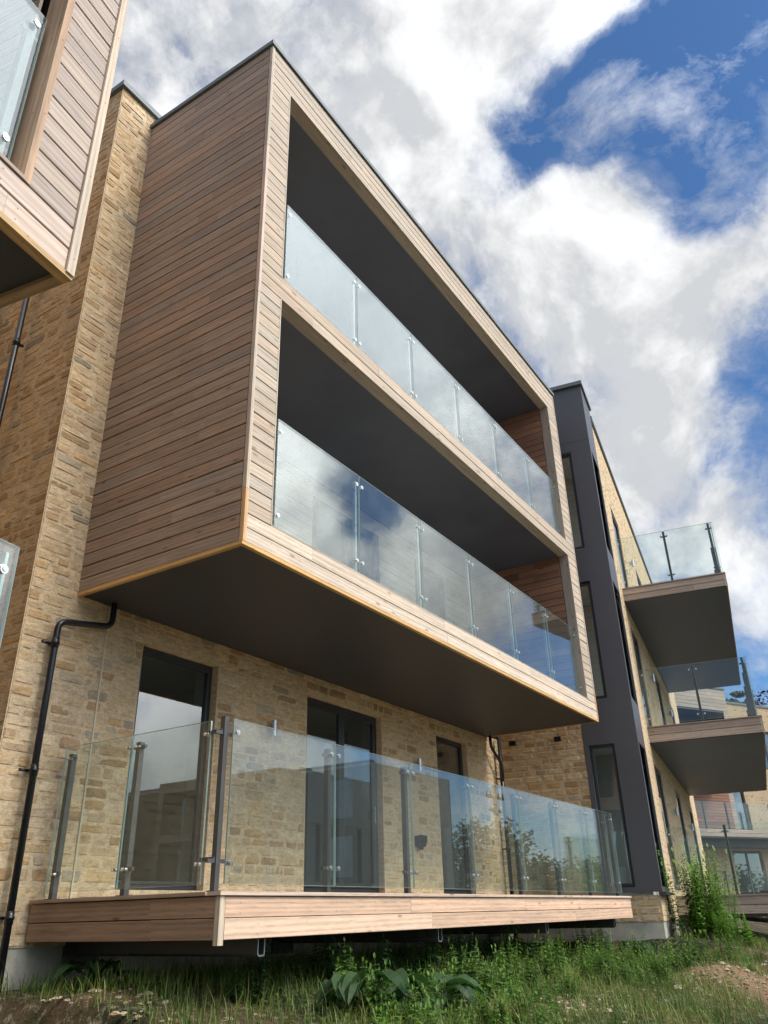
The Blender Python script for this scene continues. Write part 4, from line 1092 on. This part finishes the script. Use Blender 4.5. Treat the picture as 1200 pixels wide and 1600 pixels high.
# wispy distortion of the direction, then fbm
wn = b.n('TexNoise'); b.l(dv, wn.inputs['Vector']); wn.inputs['Scale'].default_value = 3.2; wn.inputs['Detail'].default_value = 5
wsub = b.n('VectorMath', operation='SUBTRACT'); b.l(wn.outputs[1], wsub.inputs[0]); wsub.inputs[1].default_value = (.5, .5, .5)
wsc = b.n('VectorMath', operation='SCALE'); b.l(wsub.outputs[0], wsc.inputs[0]); wsc.inputs['Scale'].default_value = .12
wad = b.n('VectorMath', operation='ADD'); b.l(dv, wad.inputs[0]); b.l(wsc.outputs[0], wad.inputs[1])
wnn = b.n('VectorMath', operation='NORMALIZE'); b.l(wad.outputs[0], wnn.inputs[0]); dw = wnn.outputs[0]
f1 = b.noise(dw, 4.6, 12, .60); f2 = b.noise(dw, 15, 8, .66)
off = b.n('VectorMath', operation='ADD'); b.l(dw, off.inputs[0]); off.inputs[1].default_value = tuple(sd * .045)
f1s = b.noise(off.outputs[0], 4.6, 8, .58)
den = b.math('ADD', b.math('ADD', b.math('MULTIPLY', f1, 1.25), b.math('MULTIPLY', f2, .55)), -.36)
def D(azd, el): return (math.sin(R(azd)) * math.cos(R(el)), math.cos(R(azd)) * math.cos(R(el)), math.sin(R(el)))
BL_ = [  # direction az, el, inner radius deg, outer radius deg, weight  (+ cloud, - blue)
    (58, 56, 4, 17, .20), (63, 47, 3, 13, .20), (71, 57, 1, 8, .12), (79, 56.5, 1, 5, .16), (80.5, 46, .5, 4.5, .26), (75.5, 41.5, 1, 7, .24), (78, 35, 2, 10, .22), (83.5, 38, 1, 5, .16), (80, 28, 2, 8, .16), (92, 43.5, .5, 5, .20), (90.5, 37, .5, 4.5, .08), (83.5, 21.5, .5, 4.5, .18),
    (71.5, 49, .5, 5, -.28), (81.5, 51, .5, 4.5, -.2), (77.5, 50.8, .5, 5.5, -.30), (85.5, 49.5, .5, 5, -.26), (91, 52, 2, 8, -.32), (87.5, 44.5, .5, 5, -.20), (87.2, 34, .5, 5, -.20), (86.5, 29, .5, 5, -.20), (44, 57, 3, 16, .12), (79.7, 13.2, .5, 5, -.26), (85, 12.5, .5, 5, -.2),
    (126, 46, 8, 18, .26), (140, 34, 6, 30, .10), (116, 22, 2, 7, .20), (124, 28.5, .5, 4.5, -.26), (128, 25, .5, 4, .12), (119, 17, .5, 4, .1), (108, 15, .3, 4.5, -.30), (137, 12, 1, 8, .14), (116, 10, .5, 4, -.16), (156, 50, 6, 20, .15), (128, 10, 1, 6, .10)]
for azd, el, r0, r1_, w in BL_:
    dt = b.n('VectorMath', operation='DOT_PRODUCT'); b.l(dw, dt.inputs[0]); dt.inputs[1].default_value = D(azd, el)
    mr = b.n('MapRange', interpolation_type='SMOOTHSTEP'); b.l(dt.outputs['Value'], mr.inputs[0])
    mr.inputs[1].default_value = math.cos(R(r1_)); mr.inputs[2].default_value = math.cos(R(r0)); mr.inputs[3].default_value = 0; mr.inputs[4].default_value = w * .85
    den = b.math('ADD', den, mr.outputs[0])
cov = b.ramp(den, [(.36, 0.0), (.47, .12), (.55, .42), (.64, .76), (.76, .96), (.86, 1.0)])
f3 = b.ramp(b.noise(b.mapping(dw, (1, 1, 1.8), (3, 1, 7)), 7.5, 12, .68), [(.50, 0.0), (.60, .22), (.74, .6)])
cov = b.math('MAXIMUM', cov, f3)
# cloud brightness: thicker = greyer, brighter towards the sun
sdot = b.n('VectorMath', operation='DOT_PRODUCT'); b.l(dv, sdot.inputs[0]); sdot.inputs[1].default_value = tuple(sd)
mr = b.n('MapRange', interpolation_type='SMOOTHSTEP'); b.l(sdot.outputs['Value'], mr.inputs[0]); mr.inputs[1].default_value = .57; mr.inputs[2].default_value = 1.0; mr.inputs[3].default_value = .34; mr.inputs[4].default_value = 2.4
sh = b.math('ADD', b.math('MULTIPLY', b.math('SUBTRACT', f1, f1s), 2.6), b.math('MULTIPLY', b.noise(dw, 3.1, 5, .5), 1.0))
thick = b.ramp(sh, [(.30, .84), (.42, .96), (.54, 1.10), (.72, 1.28)])
dt = b.n('VectorMath', operation='DOT_PRODUCT'); b.l(dv, dt.inputs[0]); dt.inputs[1].default_value = D(127, 48)
vl = b.n('MapRange', interpolation_type='SMOOTHSTEP'); b.l(dt.outputs['Value'], vl.inputs[0]); vl.inputs[1].default_value = math.cos(R(18)); vl.inputs[2].default_value = math.cos(R(9)); vl.inputs[3].default_value = 0; vl.inputs[4].default_value = .85
thick = b.mix(vl.outputs[0], thick, (.56, .57, .58))
cb_ = b.math('MULTIPLY', mr.outputs[0], thick)
ccol = b.mix(1.0, b.ramp(thick, [(.6, (.90, .95, 1.03)), (1.0, (.98, .99, 1.0))]), cb_, 'MULTIPLY')
skys = b.n('VectorMath', operation='SCALE'); b.l(sky.outputs[0], skys.inputs[0]); skys.inputs['Scale'].default_value = .05
blue = b.mix(1.0, skys.outputs[0], (.60, .90, 1.16), 'MULTIPLY')
mix = b.mix(cov, blue, ccol)
bg = b.n('Background'); b.l(mix, bg.inputs[0]); bg.inputs[1].default_value = 1.0
ow = b.n('OutputWorld'); b.l(bg.outputs[0], ow.inputs[0])
sl = bpy.data.lights.new('sun', 'SUN'); sl.energy = 1.0; sl.angle = R(14); sl.color = (1, .95, .86)
so = bpy.data.objects.new('sun', sl); COL.objects.link(so); so.rotation_euler = sd.to_track_quat('Z', 'Y').to_euler()

# ================================================================== CAMERA
cd = bpy.data.cameras.new('camera'); co = bpy.data.objects.new('camera', cd); COL.objects.link(co)
rr_ = V3(0.53955912, -0.84162154, -0.02343376); uu_ = V3(-0.36726767, -0.26031614, 0.89294455); ff_ = V3(0.75762155, 0.47318991, 0.44955633)
co.matrix_world = Matrix(((rr_.x, uu_.x, -ff_.x, 0), (rr_.y, uu_.y, -ff_.y, 0), (rr_.z, uu_.z, -ff_.z, 0), (0, 0, 0, 1)))
cd.sensor_fit = 'HORIZONTAL'; cd.sensor_width = 36; cd.lens = 36 * 1250.8 / 1200; cd.clip_start = .05; cd.clip_end = 2000
SC.camera = co
for o in bpy.data.objects:
    if 'used' in o: del o['used']
SC.view_settings.view_transform = 'Standard'; SC.view_settings.look = 'None'; SC.view_settings.gamma = 1; SC.view_settings.exposure = 1.28
SC.cycles.max_bounces = 10; SC.cycles.transparent_max_bounces = 24; SC.cycles.glossy_bounces = 5
